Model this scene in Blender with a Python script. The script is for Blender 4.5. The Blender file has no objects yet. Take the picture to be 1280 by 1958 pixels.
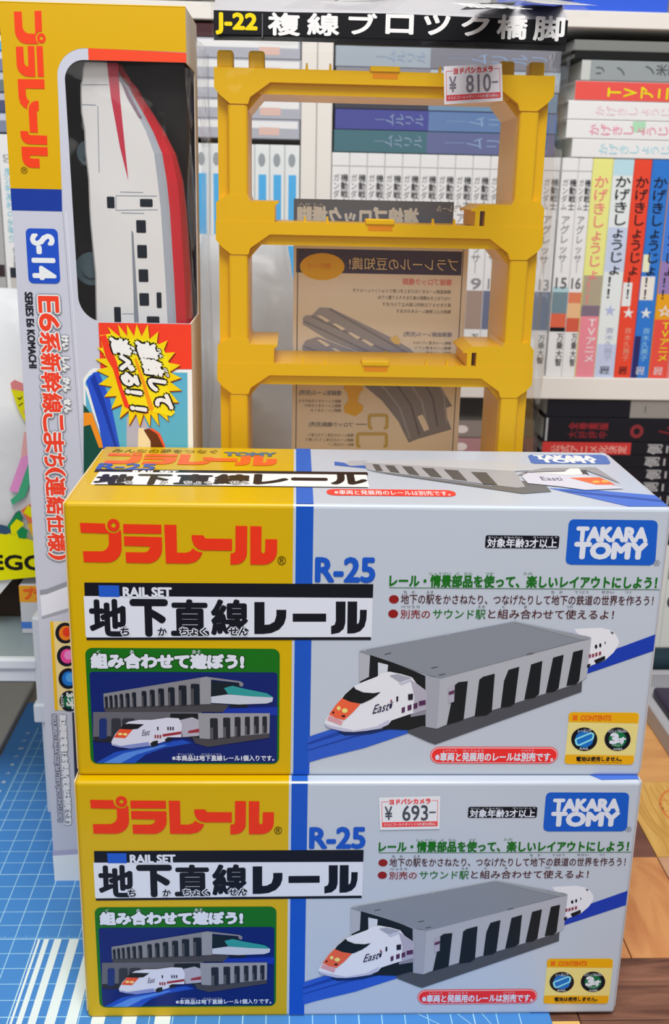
import bpy, bmesh, math, random
from mathutils import Vector
from mathutils.geometry import tessellate_polygon

SC = bpy.context.scene
COL = SC.collection
rng = random.Random(7)

# ------------------------------------------------------------ camera, world, light, exposure
F_PX, PITCH, YAW, ROLL = 2034.27, .29586, .04154, .02225
CAM = Vector((.08972, -.395, .35979))
FW = Vector((math.sin(YAW)*math.cos(PITCH), math.cos(YAW)*math.cos(PITCH), -math.sin(PITCH)))
_r = Vector((math.cos(YAW), -math.sin(YAW), 0)); _u = _r.cross(FW)
RT = _r*math.cos(ROLL) + _u*math.sin(ROLL)
UP = _u*math.cos(ROLL) - _r*math.sin(ROLL)
cd = bpy.data.cameras.new('camera'); cam = bpy.data.objects.new('camera', cd); COL.objects.link(cam)
cd.sensor_fit = 'HORIZONTAL'; cd.sensor_width = 36; cd.lens = F_PX/1280*36
cd.clip_start = .01; cd.clip_end = 50
from mathutils import Matrix
cam.matrix_world = Matrix(((RT.x, UP.x, -FW.x, CAM.x), (RT.y, UP.y, -FW.y, CAM.y), (RT.z, UP.z, -FW.z, CAM.z), (0, 0, 0, 1)))
cd.dof.use_dof = True; cd.dof.focus_distance = .44; cd.dof.aperture_fstop = 34
SC.camera = cam
w = bpy.data.worlds.new('room_light'); SC.world = w; w.use_nodes = True
bg = w.node_tree.nodes['Background']; bg.inputs[0].default_value = (.93, .96, 1.0, 1); bg.inputs[1].default_value = .30

def area(name, loc, target, size, power, color=(1, .97, .93), sy=None):
    l = bpy.data.lights.new(name, 'AREA'); l.energy = power; l.color = color
    l.size = size
    if sy: l.shape = 'RECTANGLE'; l.size_y = sy
    o = bpy.data.objects.new(name, l); COL.objects.link(o); o.location = loc
    o.rotation_euler = (Vector(target)-Vector(loc)).to_track_quat('-Z', 'Y').to_euler()
    return o
area('ceiling_lamp', (.15, -.60, 1.75), (.12, .12, 0), .9, 18, (1, .985, .96))
area('near_fill', (.14, -.45, 1.05), (.13, .12, .2), .35, 4.8, (1, .985, .965))  # added near fill light, lifts the piers and the tall carton
area('front_fill', (-.4, -2.2, 1.15), (.1, .1, .2), .8, 7, (1, .985, .96))  # added unseen frontal fill, evens upright faces and reaches into the pack
SC.view_settings.view_transform = 'Standard'; SC.view_settings.look = 'None'
SC.view_settings.exposure = -.1; SC.view_settings.gamma = 1; SC.view_settings.use_curve_mapping = False

# ------------------------------------------------------------ materials
def lin(c):
    c /= 255
    return c/12.92 if c <= .04045 else ((c+.055)/1.055)**2.4
MATS = {}
def mat(rgb, k=.55, rough=.42, coat=0., metal=0., alpha=1., name=None):
    key = (rgb, k, rough, coat, metal, alpha)
    if key in MATS: return MATS[key]
    m = bpy.data.materials.new(name or 'print'); m.use_nodes = True
    b = m.node_tree.nodes['Principled BSDF']
    c = [min(.93, lin(x)/k) for x in rgb]
    b.inputs['Base Color'].default_value = (*c, 1); b.inputs['Roughness'].default_value = rough
    b.inputs['Metallic'].default_value = metal
    b.inputs['Coat Weight'].default_value = coat; b.inputs['Coat Roughness'].default_value = .12; b.inputs['Specular IOR Level'].default_value = .22
    b.inputs['Alpha'].default_value = alpha
    m.diffuse_color = (*c, 1)
    MATS[key] = m; return m
def ink(*rgb): return mat(tuple(rgb), .64, .38, .0, name='carton_print')
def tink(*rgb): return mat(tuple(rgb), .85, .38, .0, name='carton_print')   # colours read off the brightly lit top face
def bkm(*rgb): return mat(tuple(rgb), .62, .4, 0, name='book_print')

def noisy(name, c1, c2, scale=(10, 10, 10), rough=.5, bump=0., detail=4, coat=0., dist=0.):
    m = bpy.data.materials.new(name); m.use_nodes = True; nt = m.node_tree; b = nt.nodes['Principled BSDF']
    tc = nt.nodes.new('ShaderNodeTexCoord'); mp = nt.nodes.new('ShaderNodeMapping'); mp.inputs['Scale'].default_value = scale
    n = nt.nodes.new('ShaderNodeTexNoise'); n.inputs['Scale'].default_value = 1; n.inputs['Detail'].default_value = detail; n.inputs['Distortion'].default_value = dist
    r = nt.nodes.new('ShaderNodeValToRGB'); r.color_ramp.elements[0].position = .35; r.color_ramp.elements[1].position = .65
    r.color_ramp.elements[0].color = (*[lin(x)/.84 for x in c1], 1); r.color_ramp.elements[1].color = (*[lin(x)/.84 for x in c2], 1)
    L = nt.links.new
    L(tc.outputs['Object'], mp.inputs[0]); L(mp.outputs[0], n.inputs[0]); L(n.outputs[0], r.inputs[0]); L(r.outputs[0], b.inputs['Base Color'])
    b.inputs['Roughness'].default_value = rough; b.inputs['Coat Weight'].default_value = coat
    if bump:
        bp = nt.nodes.new('ShaderNodeBump'); bp.inputs['Strength'].default_value = bump; bp.inputs['Distance'].default_value = .001
        L(n.outputs[0], bp.inputs['Height']); L(bp.outputs[0], b.inputs['Normal'])
    return m

def clear_film(name, haze=.08, gloss=.05, tint=(.97, .975, .98), bump=.25, scale=30, hz=(.8, .8, .82)):
    m = bpy.data.materials.new(name); m.use_nodes = True; nt = m.node_tree; nt.nodes.clear(); L = nt.links.new
    out = nt.nodes.new('ShaderNodeOutputMaterial'); tr = nt.nodes.new('ShaderNodeBsdfTransparent'); tr.inputs[0].default_value = (*tint, 1)
    df = nt.nodes.new('ShaderNodeBsdfDiffuse'); df.inputs[0].default_value = (*hz, 1)
    gl = nt.nodes.new('ShaderNodeBsdfGlossy'); gl.inputs['Roughness'].default_value = .07
    m1 = nt.nodes.new('ShaderNodeMixShader'); m1.inputs[0].default_value = haze
    m2 = nt.nodes.new('ShaderNodeMixShader')
    fr = nt.nodes.new('ShaderNodeFresnel'); fr.inputs['IOR'].default_value = 1.45
    ma = nt.nodes.new('ShaderNodeMath'); ma.operation = 'MULTIPLY_ADD'; ma.inputs[1].default_value = .3; ma.inputs[2].default_value = gloss
    ma.use_clamp = True
    tc = nt.nodes.new('ShaderNodeTexCoord'); n = nt.nodes.new('ShaderNodeTexNoise'); n.inputs['Scale'].default_value = scale; n.inputs['Detail'].default_value = 3
    bp = nt.nodes.new('ShaderNodeBump'); bp.inputs['Strength'].default_value = bump; bp.inputs['Distance'].default_value = .004
    L(tc.outputs['Object'], n.inputs[0]); L(n.outputs[0], bp.inputs['Height']); L(bp.outputs[0], gl.inputs['Normal'])
    L(tr.outputs[0], m1.inputs[1]); L(df.outputs[0], m1.inputs[2]); L(fr.outputs[0], ma.inputs[0]); L(ma.outputs[0], m2.inputs[0])
    L(m1.outputs[0], m2.inputs[1]); L(gl.outputs[0], m2.inputs[2]); L(m2.outputs[0], out.inputs[0])
    return m

# ------------------------------------------------------------ object helpers
def tag(o, label=None, cat=None, group=None, kind=None):
    if label: o['label'] = label
    if cat: o['category'] = cat
    if group: o['group'] = group
    if kind: o['kind'] = kind
    return o
def empty(name, loc, label=None, cat=None, group=None):
    o = bpy.data.objects.new(name, None); COL.objects.link(o); o.location = loc; o.empty_display_size = .01
    return tag(o, label, cat, group)
def base_of(p):
    v = Vector((0, 0, 0))
    while p is not None: v += p.location; p = p.parent
    return v
def link_mesh(name, verts, faces, mats, midx=None, parent=None, smooth=False, origin=None):
    """verts in world coordinates"""
    off = base_of(parent)
    loc = Vector((0, 0, 0))
    if origin is not None: loc = Vector(origin)-off
    me = bpy.data.meshes.new(name)
    s = off+loc
    me.from_pydata([(v[0]-s.x, v[1]-s.y, v[2]-s.z) for v in verts], [], faces)
    if not isinstance(mats, (list, tuple)): mats = [mats]
    for m in mats: me.materials.append(m)
    if midx: me.polygons.foreach_set('material_index', midx)
    if smooth: me.polygons.foreach_set('use_smooth', [True]*len(me.polygons))
    me.update()
    o = bpy.data.objects.new(name, me); COL.objects.link(o); o.location = loc
    if parent is not None: o.parent = parent
    return o
def bm_obj(name, bm, mats, parent=None, smooth=False):
    vs = [tuple(v.co) for v in bm.verts]; bm.verts.index_update()
    fs = [[v.index for v in f.verts] for f in bm.faces]; mi = [f.material_index for f in bm.faces]
    bm.free()
    return link_mesh(name, vs, fs, mats, mi, parent, smooth)
def add_box(bm, x0, x1, y0, y1, z0, z1, bev=0, seg=1, mi=0):
    b2 = bmesh.new()
    bmesh.ops.create_cube(b2, size=1)
    for v in b2.verts: v.co = ((x0+x1)/2+v.co.x*(x1-x0), (y0+y1)/2+v.co.y*(y1-y0), (z0+z1)/2+v.co.z*(z1-z0))
    if bev: bmesh.ops.bevel(b2, geom=b2.edges[:], offset=bev, segments=seg, affect='EDGES', profile=.5)
    mp = {v: bm.verts.new(v.co) for v in b2.verts}
    for f in b2.faces:
        nf = bm.faces.new([mp[v] for v in f.verts]); nf.material_index = mi
    b2.free()
def box(name, x0, x1, y0, y1, z0, z1, m, parent=None, bev=0, seg=1, smooth=False):
    bm = bmesh.new(); add_box(bm, x0, x1, y0, y1, z0, z1, bev, seg); return bm_obj(name, bm, m, parent, smooth)
def add_prism(bm, pts, y0, y1, mi=0):
    """pts: list of (x,z), extruded from y0 to y1 (simple polygon, may be concave)"""
    tri = tessellate_polygon([[Vector((p[0], p[1], 0)) for p in pts]])
    a = [bm.verts.new((p[0], y0, p[1])) for p in pts]; b = [bm.verts.new((p[0], y1, p[1])) for p in pts]
    for t in tri:
        bm.faces.new([a[i] for i in t]).material_index = mi; bm.faces.new([b[i] for i in reversed(t)]).material_index = mi
    n = len(pts)
    for i in range(n): bm.faces.new([a[i], a[(i+1) % n], b[(i+1) % n], b[i]]).material_index = mi
def fix(bm): bmesh.ops.recalc_face_normals(bm, faces=bm.faces[:])
def tube(bm, pts, r, n=8, mi=0):
    pts = [Vector(p) for p in pts]; rings = []
    for i, p in enumerate(pts):
        d = (pts[min(i+1, len(pts)-1)]-pts[max(i-1, 0)]).normalized()
        a = d.orthogonal().normalized(); b = d.cross(a)
        rr = r[i] if isinstance(r, (list, tuple)) else r
        rings.append([bm.verts.new(p+a*rr*math.cos(t*2*math.pi/n)+b*rr*math.sin(t*2*math.pi/n)) for t in range(n)])
    for i in range(len(rings)-1):
        for j in range(n): bm.faces.new([rings[i][j], rings[i][(j+1) % n], rings[i+1][(j+1) % n], rings[i+1][j]]).material_index = mi
    bm.faces.new(rings[0][::-1]).material_index = mi; bm.faces.new(rings[-1]).material_index = mi

# ------------------------------------------------------------ flat print on a face
GL = {}
def glyphs(s, off=0., res=3):
    key = (s, off)
    if key in GL: return GL[key]
    c = bpy.data.curves.new('t', 'FONT'); c.body = s; c.resolution_u = res; c.offset = off
    o = bpy.data.objects.new('t', c)
    me = bpy.data.meshes.new_from_object(o)
    vs = [(v.co.x, v.co.y) for v in me.vertices]; fs = [tuple(p.vertices) for p in me.polygons]
    bpy.data.meshes.remove(me); bpy.data.objects.remove(o); bpy.data.curves.remove(c)
    if vs:
        x0 = min(v[0] for v in vs); x1 = max(v[0] for v in vs); y0 = min(v[1] for v in vs); y1 = max(v[1] for v in vs)
    else: x0 = y0 = 0; x1 = y1 = 1
    GL[key] = (vs, fs, (x0, y0, x1, y1)); return GL[key]
def seen(px, py): return FW + RT*((px-640)/F_PX) - UP*((py-979)/F_PX)
class Face:
    """a real flat face: origin, two axes and the outward normal; photo pixels are only used to read positions on it"""
    def __init__(s, O, U, V, shift=(0, 0, 0)):
        s.O = Vector(O); s.U = Vector(U); s.V = Vector(V); s.N = s.U.cross(s.V); s.sh = Vector(shift)
    def uv(s, px, py):
        d = seen(px, py); t = (s.O-CAM).dot(s.N)/d.dot(s.N); P = CAM+d*t-s.O
        return (P.dot(s.U), P.dot(s.V))
    def world(s, u, v, h=0): return s.O+s.U*u+s.V*v+s.N*h
STEP = .00007
class Print:
    def __init__(s, face, tr=None):
        s.f = face; s.v = []; s.q = []; s.mi = []; s.mats = []; s.tr = tr or (lambda x, y: (x, y)); s.n = 0; s.lim = None
    def _m(s, m):
        if m not in s.mats: s.mats.append(m)
        return s.mats.index(m)
    def _h(s, lv):
        s.n += 1
        return lv*STEP + (s.n % 20)*1.5e-6
    def p(s, x, y): return s.f.uv(*s.tr(x, y))
    def add(s, uvs, faces, m, lv):
        h = s._h(lv); b = len(s.v); i = s._m(m)
        s.v += [s.f.world(u, v, h) for u, v in uvs]
        for f in faces: s.q.append([b+k for k in f]); s.mi.append(i)
    def polyuv(s, uvs, m, lv=1):
        if s.lim: a, b, c, d = s.lim; uvs = [(min(max(u, a), c), min(max(v, b), d)) for u, v in uvs]
        t = tessellate_polygon([[Vector((a, b, 0)) for a, b in uvs]])
        fs = []
        for a, b, c in t:
            ar = (uvs[b][0]-uvs[a][0])*(uvs[c][1]-uvs[a][1])-(uvs[b][1]-uvs[a][1])*(uvs[c][0]-uvs[a][0])
            fs.append((a, b, c) if ar > 0 else (a, c, b))
        s.add(uvs, fs, m, lv)
    def poly(s, pts, m, lv=1): s.polyuv([s.p(*p) for p in pts], m, lv)
    def rectuv(s, x0, y0, x1, y1):
        xm = (x0+x1)/2; ym = (y0+y1)/2
        return (s.p(x0, ym)[0], s.p(xm, y1)[1], s.p(x1, ym)[0], s.p(xm, y0)[1])
    def rect(s, x0, y0, x1, y1, m, lv=1, r=0, n=5):
        u0, v0, u1, v1 = s.rectuv(x0, y0, x1, y1); s.ruv(u0, v0, u1, v1, m, lv, r, n)
    def ruv(s, u0, v0, u1, v1, m, lv=1, r=0, n=5):
        if not r: s.polyuv([(u0, v0), (u1, v0), (u1, v1), (u0, v1)], m, lv); return
        r = min(r, abs(u1-u0)/2, abs(v1-v0)/2); pts = []
        for cx, cy, a in ((u1-r, v0+r, -90), (u1-r, v1-r, 0), (u0+r, v1-r, 90), (u0+r, v0+r, 180)):
            for k in range(n+1):
                t = math.radians(a+90*k/n); pts.append((cx+r*math.cos(t), cy+r*math.sin(t)))
        s.polyuv(pts, m, lv)
    def ell(s, cx, cy, rx, ry, m, lv=1, n=24, a0=0, a1=360):
        s.poly([(cx+rx*math.cos(math.radians(a0+(a1-a0)*k/n)), cy+ry*math.sin(math.radians(a0+(a1-a0)*k/n))) for k in range(n)], m, lv)
    def line(s, pts, wd, m, lv=2):
        q = [s.p(*p) for p in pts]; s.lineuv(q, wd, m, lv)
    def lineuv(s, q, wd, m, lv=2):
        for a, b in zip(q[:-1], q[1:]):
            dx, dy = b[0]-a[0], b[1]-a[1]; L = math.hypot(dx, dy) or 1; nx, ny = -dy/L*wd/2, dx/L*wd/2
            s.polyuv([(a[0]-nx, a[1]-ny), (b[0]-nx, b[1]-ny), (b[0]+nx, b[1]+ny), (a[0]+nx, a[1]+ny)], m, lv)
    def frame(s, txt, O, X, Y, m, lv=3, off=0., fat=0., em=None, flipx=False, mark=None):
        """text bbox (or em box) mapped on origin O with full-width vector X and full-height vector Y"""
        vs, fs, bb = glyphs(txt)
        if not vs: return
        if off and len(fs) < 4000:
            e_ = em or bb; fat += .35*off*math.hypot(*Y)/((e_[3]-e_[1]) or 1)
        x0, y0, x1, y1 = em or bb
        uv = []
        for x, y in vs:
            a = (x-x0)/((x1-x0) or 1); b = (y-y0)/((y1-y0) or 1)
            if flipx: a = 1-a
            uv.append((O[0]+X[0]*a+Y[0]*b, O[1]+X[1]*a+Y[1]*b))
        # keep faces looking outward
        cr = X[0]*Y[1]-X[1]*Y[0]
        if (cr < 0) != flipx: fs = [tuple(reversed(f)) for f in fs]
        offs = [(0, 0)]
        if fat: offs += [(fat*math.cos(k*math.pi/4), fat*math.sin(k*math.pi/4)) for k in range(8)]
        for dx, dy in offs: s.add([(u+dx, v+dy) for u, v in uv], fs, m, lv)
    def text(s, txt, x0, y0, x1, y1, m, lv=3, off=0., fat=0., rot=False, mirror=False, outline=None, ow=0., out2=None, ow2=0.):
        u0, v0, u1, v1 = s.rectuv(x0, y0, x1, y1)
        if rot: O, X, Y = (u0, v1), (0, v0-v1), (u1-u0, 0)
        else: O, X, Y = (u0, v0), (u1-u0, 0), (0, v1-v0)
        if out2: s.frame(txt, O, X, Y, out2, lv-2, off, ow2, flipx=mirror)
        if outline: s.frame(txt, O, X, Y, outline, lv-1, off, ow, flipx=mirror)
        s.frame(txt, O, X, Y, m, lv, off, fat, flipx=mirror)
    def vtext(s, txt, O, D, W, m, lv=3, off=.02, fat=0.):
        """characters one after another along D, each upright character has width vector W; D and W orthogonal"""
        if txt.isascii() and txt.isdigit():
            Y = (-D[0]*.7, -D[1]*.7); s.frame(txt, (O[0]+D[0]*.9+W[0]*.08, O[1]+D[1]*.9+W[1]*.08), (W[0]*.84, W[1]*.84), Y, m, lv, 0, .00022); return
        n = len(txt); Y = (-D[0]/n, -D[1]/n)
        for i, ch in enumerate(txt):
            if ch == ' ': continue
            if ch == 'ー': ch = '｜'
            o = (O[0]+D[0]*(i+1)/n, O[1]+D[1]*(i+1)/n)
            em = (0, -.12, 1, .88) if ord(ch) > 255 else None
            if em: s.frame(ch, o, W, Y, m, lv, off, fat, em=em)
            else:
                k_ = .35 if ch in '!I1' else .62
                o2 = (o[0]+W[0]*(1-k_)/2+Y[0]*.1, o[1]+W[1]*(1-k_)/2+Y[1]*.1)
                s.frame(ch, o2, (W[0]*k_, W[1]*k_), (Y[0]*.8, Y[1]*.8), m, lv, off*.6, fat)
    def build(s, name, parent=None, label=None):
        if not s.q: return None
        o = link_mesh(name, s.v, s.q, s.mats, s.mi, parent)
        if label: o['label'] = label
        s.v, s.q, s.mi, s.mats = [], [], [], []
        return o
def T(x0, y0, k): return lambda x, y: (x0+x/k, y0+y/k)
def arc(cx, cy, rx, ry, a0, a1, n=6):
    return [(cx+rx*math.cos(math.radians(a0+(a1-a0)*k/n)), cy+ry*math.sin(math.radians(a0+(a1-a0)*k/n))) for k in range(n+1)]

LOGO = [
 [(15,35),(163,38)]+arc(211,47,48,48,190,30,8)[0:]+[(257,85),(257,170)]+arc(165,178,92,92,0,90)+[(27,268),(25,203),(125,203)]+arc(130,150,52,53,90,0)+[(182,97),(18,93)],
 [(270,40),(496,42),(496,96),(270,94)],
 [(272,112),(498,115),(498,170)]+arc(410,180,88,92,0,90)+[(280,270),(278,207),(385,207)]+arc(392,172,33,35,90,0,3)+[(272,168)],
 [(514,41),(586,42),(586,207),(640,207),(665,198),(683,178),(693,190),(712,200),(740,205),(722,238),(695,262),(650,272),(518,271)],
 [(676,101),(745,102),(757,121),(917,122),(916,192),(745,192),(712,184),(688,160),(676,128)],
 [(938,44),(1008,45),(1006,200)]+arc(935,205,71,70,0,90)+[(906,275),(907,207),(924,207),(936,195)],
 [(1026,45),(1094,46),(1092,195),(1100,206),(1109,206),(1115,195),(1116,122),(1188,122),(1187,200)]+arc(1105,195,82,80,0,90)+[(1026,275)],
]
def logo(P, O, X, Y, m, lv=3):
    """house wordmark in a frame: O = top-left, X = width vector, Y = downward vector"""
    f = lambda p: (O[0]+X[0]*(p[0]-15)/1173+Y[0]*(p[1]-10)/265, O[1]+X[1]*(p[0]-15)/1173+Y[1]*(p[1]-10)/265)
    for g in LOGO: P.polyuv([f(p) for p in g], m, lv)
    ring = [(213+37*math.cos(t*math.pi/12), 47+37*math.sin(t*math.pi/12)) for t in range(24)]
    inner = [(213+14*math.cos(t*math.pi/12), 47+14*math.sin(t*math.pi/12)) for t in range(24)]
    for i in range(24):
        j = (i+1) % 24; P.polyuv([f(ring[i]), f(ring[j]), f(inner[j]), f(inner[i])], m, lv)

# ------------------------------------------------------------ table, floor, wall
wood_d = noisy('dark_wood', (70, 42, 34), (120, 80, 62), (14, 120, 14), .4, .2, dist=1.2)
TZ = .022
floor = box('floor', -2.2, 2.6, -2.2, 1.2, -.72, -.70, mat((120, 100, 85), .6, .5, name='room_floor'))
tag(floor, kind='structure')
wall = box('wall_back', -2.2, 2.6, .80, .84, -.70, 1.9, mat((190, 186, 178), .6, .8, name='wall_paint')); tag(wall, kind='structure')

table = empty('table', (.25, .1, -.70), 'wood-tiled table top under the boxes and the blue mat', 'table')
box('table_top', -.42, .80, -.33, .40, -TZ-.0006, -.0034, mat((110, 78, 55), .6, .5), table)
for lx in (-.38, .74):
    for ly in (-.29, .36): box('leg', lx-.02, lx+.02, ly-.02, ly+.02, -.70, -TZ-.0006, wood_d, table, .003)
def tilem(nm, a, b, sc, d=1.0): return noisy(nm, a, b, sc, .38, .12, 5, dist=d)
tm = {
 'tan': tilem('tan_wood', (196, 140, 86), (214, 160, 98), (8, 60, 8)),
 'gold': tilem('golden_wood', (188, 142, 68), (212, 168, 92), (45, 10, 8), 2.),
 'plum': tilem('brown_wood', (104, 66, 56), (122, 80, 68), (8, 50, 8)),
 'orange': tilem('orange_wood', (176, 104, 62), (206, 146, 92), (40, 9, 8), 1.6),
 'pink': tilem('pink_wood', (182, 140, 108), (196, 152, 120), (8, 50, 8)),
 'dark': tilem('walnut_wood', (84, 52, 42), (142, 98, 78), (12, 90, 8), 1.6),
 'grey': tilem('grey_wood', (128, 120, 108), (146, 138, 126), (40, 9, 8)),
 'pale': tilem('pale_wood', (216, 172, 96), (226, 186, 112), (10, 60, 8)),
}
g = .0003
def tile(x0, x1, y0, y1, k, lab=None):
    o = box('wood_tile', x0+g, x1-g, y0+g, y1-g, -.0034, -.0017, tm[k], table, .0002)
    if lab: o['label'] = lab
    return o
xs = [-.42, -.34, -.26, -.18, -.10, -.02, .06, .14, .2235, .26, .30, .34, .42, .50, .58, .66, .74, .80]
ys = [-.33, -.25, -.17, -.085, -.0021, .0387, .1218, .202, .244, .285, .34, .40]
for j in range(len(ys)-1):
    y0, y1 = ys[j], ys[j+1]
    cuts = [-.42, -.18, .06, .2235, .36, .56, .80] if y1 <= .0388 else ([-.42, -.26, -.10, .06, .26, .30, .38, .46, .62, .80] if y1 <= .21 else [-.42, -.25, -.12, .02, .18, .36, .52, .68, .80])
    if j == 6: cuts = [-.42, -.26, -.10, .06, .22, .30, .38, .46, .62, .80]
    for i in range(len(cuts)-1):
        x0, x1 = cuts[i], cuts[i+1]
        if y1 <= .0388: k = 'dark'
        elif j == 5: k = 'orange' if abs(x0-.26) < .01 else ('pink' if abs(x0-.30) < .01 else ['tan', 'orange'][i % 2])
        elif j == 6: k = 'gold' if abs(x0-.30) < .01 else ('plum' if abs(x0-.22) < .01 else ['tan', 'plum'][i % 2])
        else: k = 'tan' if x0 > 0 else 'grey'
        if y1 <= -.0020 and abs(x0-.06) < .01:
            tile(.06, .2235, y0, y1, 'pale', 'pale yellow tile beside the blue mat'); continue
        tile(x0, x1, y0, y1, k)
tf = Face((0, 0, -.0017), (1, 0, 0), (0, 1, 0))
P = Print(tf); P.tr = lambda x, y: (x, y)
bl = mat((186, 112, 58), .7, .4)
cx, cy, r = .3395, .1685, .0205
rg = [(cx+r*math.cos(t*math.pi/20), cy+r*1.25*math.sin(t*math.pi/20)) for t in range(41)]
P.lineuv(rg, .0016, bl, 1)
for dy in (-.012, 0, .012):
    hw = r*math.sqrt(max(0, 1-(dy/(r*1.25))**2)); P.lineuv([(cx-hw, cy+dy), (cx, cy+dy-.002), (cx+hw, cy+dy)], .0008, bl, 1)
vein = mat((176, 128, 56), .7, .4)
for k in range(7):
    x = .303+k*.0052
    P.lineuv([(x+.006-.0016*k, .196), (x+.001, .175), (x+.0015, .155), (x+.006, .137), (x+.005, .124)], .0006, vein, 1)
P.build('ball_drawing', table, 'ball outline and grain lines printed on the golden tile')

# ------------------------------------------------------------ cutting mat
mb = empty('cutting_mat', (.055, .10, 0), 'blue cutting mat with white centimetre grid under the boxes', 'cutting mat')
matm = mat((66, 124, 186), .74, .45, name='mat_blue')
MT = 0.
box('mat_sheet', -.0995, .2100, -.15, .306, -.0016, MT, matm, mb, .0004)
mf = Face((0, 0, MT), (1, 0, 0), (0, 1, 0))
P = Print(mf); wl = mat((150, 195, 240), .75, .5); ww = mat((206, 218, 244), .75, .5)
GX = .0105; GY = .0104
gx0 = -.0353-4*GX-.0046
for k in range(-4, 24):
    x = -.0353+k*GX
    if x > .202: break
    P.lineuv([(x, -.143), (x, .266 if k > -4 else .272)], .00045 if k % 5 else .0006, wl, 1)
for k in range(-19, 22):
    y = .0528+k*GY
    P.lineuv([(-.0825, y), (.201, y)], .00045 if k % 5 else .0006, wl, 1)
P.lineuv([(-.0833, -.143), (-.0833, .268)], .0006, wl, 1)
P.build('grid_lines', mb, 'white printed centimetre grid')
for k in range(0, 300):
    x = -.0825+k*GX/10
    if x > .2: break
    ln = .0016 if k % 10 else .0028
    if k % 5 == 0 and k % 10: ln = .0021
    P.lineuv([(x, .0528), (x, .0528+ln)], .00018, wl, 1)
for k in range(-190, 215):
    y = .0528+k*GY/10
    P.lineuv([(-.0833, y), (-.0833-(.0012 if k % 10 else .002), y)], .00016, wl, 1)
P.build('ruler_ticks', mb, 'fine millimetre ticks')
for a, b in ((0, .0003), (.0012, .0023), (.0041, .0066), (.0092, .0128), (.0166, .0213), (.0257, .0309), (.0372, .0432), (.0508, .0574), (.0655, .0725)):
    P.ruv(-.0353+a, -.143, -.0353+b, .0527, ww, 2)
P.build('white_stripes', mb, 'row of white stripes growing wider to the right')
for k in range(20):
    y = .0528+(k-1)*GY*2
    s = str(k)
    if y < .26 and y > -.14: P.frame(s, (-.0895, y-.0011), (.0012*len(s)+.0004, 0), (0, .0024), ww, 2, .02)
for k in range(1, 21):
    y = .0528+k*GY
    P.frame(str(k), (-.0900, y-.001), (.0022, 0), (0, .0022), ww, 1, .03)
for a in (20, 35, 50, 65):
    P.lineuv([(.193, -.03), (.193-.06*math.cos(math.radians(a)), -.03+.06*math.sin(math.radians(a)))], .0004, wl, 2)
P.build('scale_numbers', mb, 'small numbers beside the left grid line')

# ------------------------------------------------------------ the two rail set cartons
W, H, D = .24, .12037, .09357
AX, AY = .00064, .00482
yel = mat((190, 155, 0), .73, .34, .2, name='yellow_carton'); whi = mat((172, 180, 192), .72, .34, .25, name='white_carton')
blu = ink(20, 72, 165)
ZA = MT+.00005          # the lower carton rests on the mat
def carton(parent, x, y, z):
    bm = bmesh.new()
    add_box(bm, x, x+W, y, y+D, z, z+H, .0016, 3)
    xs_ = x+.0895
    for ff in bm.faces: ff.smooth = False
    # split at the colour change
    bmesh.ops.bisect_plane(bm, geom=bm.verts[:]+bm.edges[:]+bm.faces[:], plane_co=(xs_, 0, 0), plane_no=(1, 0, 0))
    for ff in bm.faces: ff.material_index = 0 if ff.calc_center_median().x < xs_ else 1
    return bm_obj('carton', bm, [yel, whi], parent)
def end_flap(parent, x, y, z):
    card = mat((196, 178, 140), .6, .6, name='card_edge')
    box('end_flap', x-.0007, x-.0001, y+.002, y+D-.002, z+.002, z+H-.001, card, parent, .0002)
    box('end_flap', x+W+.0001, x+W+.0007, y+.002, y+D-.002, z+.002, z+H-.001, mat((176, 172, 176), .6, .6), parent, .0002)

boxA = empty('rail_set_box', (AX+W/2, AY+D/2, ZA+H), 'upper of the two stacked yellow and white rail set cartons', 'box', 'pair of stacked rail set cartons')
fa = Face((AX, AY, H), (1, 0, 0), (0, 0, 1))
# prints are laid out on the face plane; the carton stands ZA higher than z=0, a shift below one pixel's worth of print
fa.O = Vector((AX, AY, ZA+H)); fa.N = Vector((0, -1, 0))
ta = Face((AX, AY, ZA+2*H), (1, 0, 0), (0, 1, 0))
carton(boxA, AX, AY, ZA+H); end_flap(boxA, AX, AY, ZA+H)

LIMF = (.0008, .0008, W-.0008, H-.0008); red = ink(200, 45, 20); blk = ink(14, 16, 26); wht = ink(188, 192, 204); grn = ink(16, 92, 20); dred = ink(120, 22, 22)
P = Print(fa); P.lim = LIMF
def fr_logo(P, x0, y0, x1, y1, m, lv=3):
    u0, v0, u1, v1 = P.rectuv(x0, y0, x1, y1); logo(P, (u0, v1), (u1-u0, 0), (0, v0-v1), m, lv)
fr_logo(P, 154.8, 993, 530.5, 1078.1, red); P.build('logo_lettering', boxA, 'orange-red wordmark lettering')
P.text('®', 531, 1063, 547, 1080, ink(60, 45, 0), fat=0); P.build('registered_mark', boxA)
# blue band and number
u0 = P.p(558, 1040)[0]
ub0, ub1 = P.p(566, 1030)[0], P.p(599, 1030)[0]
P.ruv(ub0, .0003, ub1, H-.0006, blu, 1); P.build('blue_band', boxA, 'vertical blue band between yellow and white')
P.text('R-25', 605, 1067, 716, 1112, blu, off=.035, fat=.00035); P.build('number_lettering', boxA, 'blue product number lettering')
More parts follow.
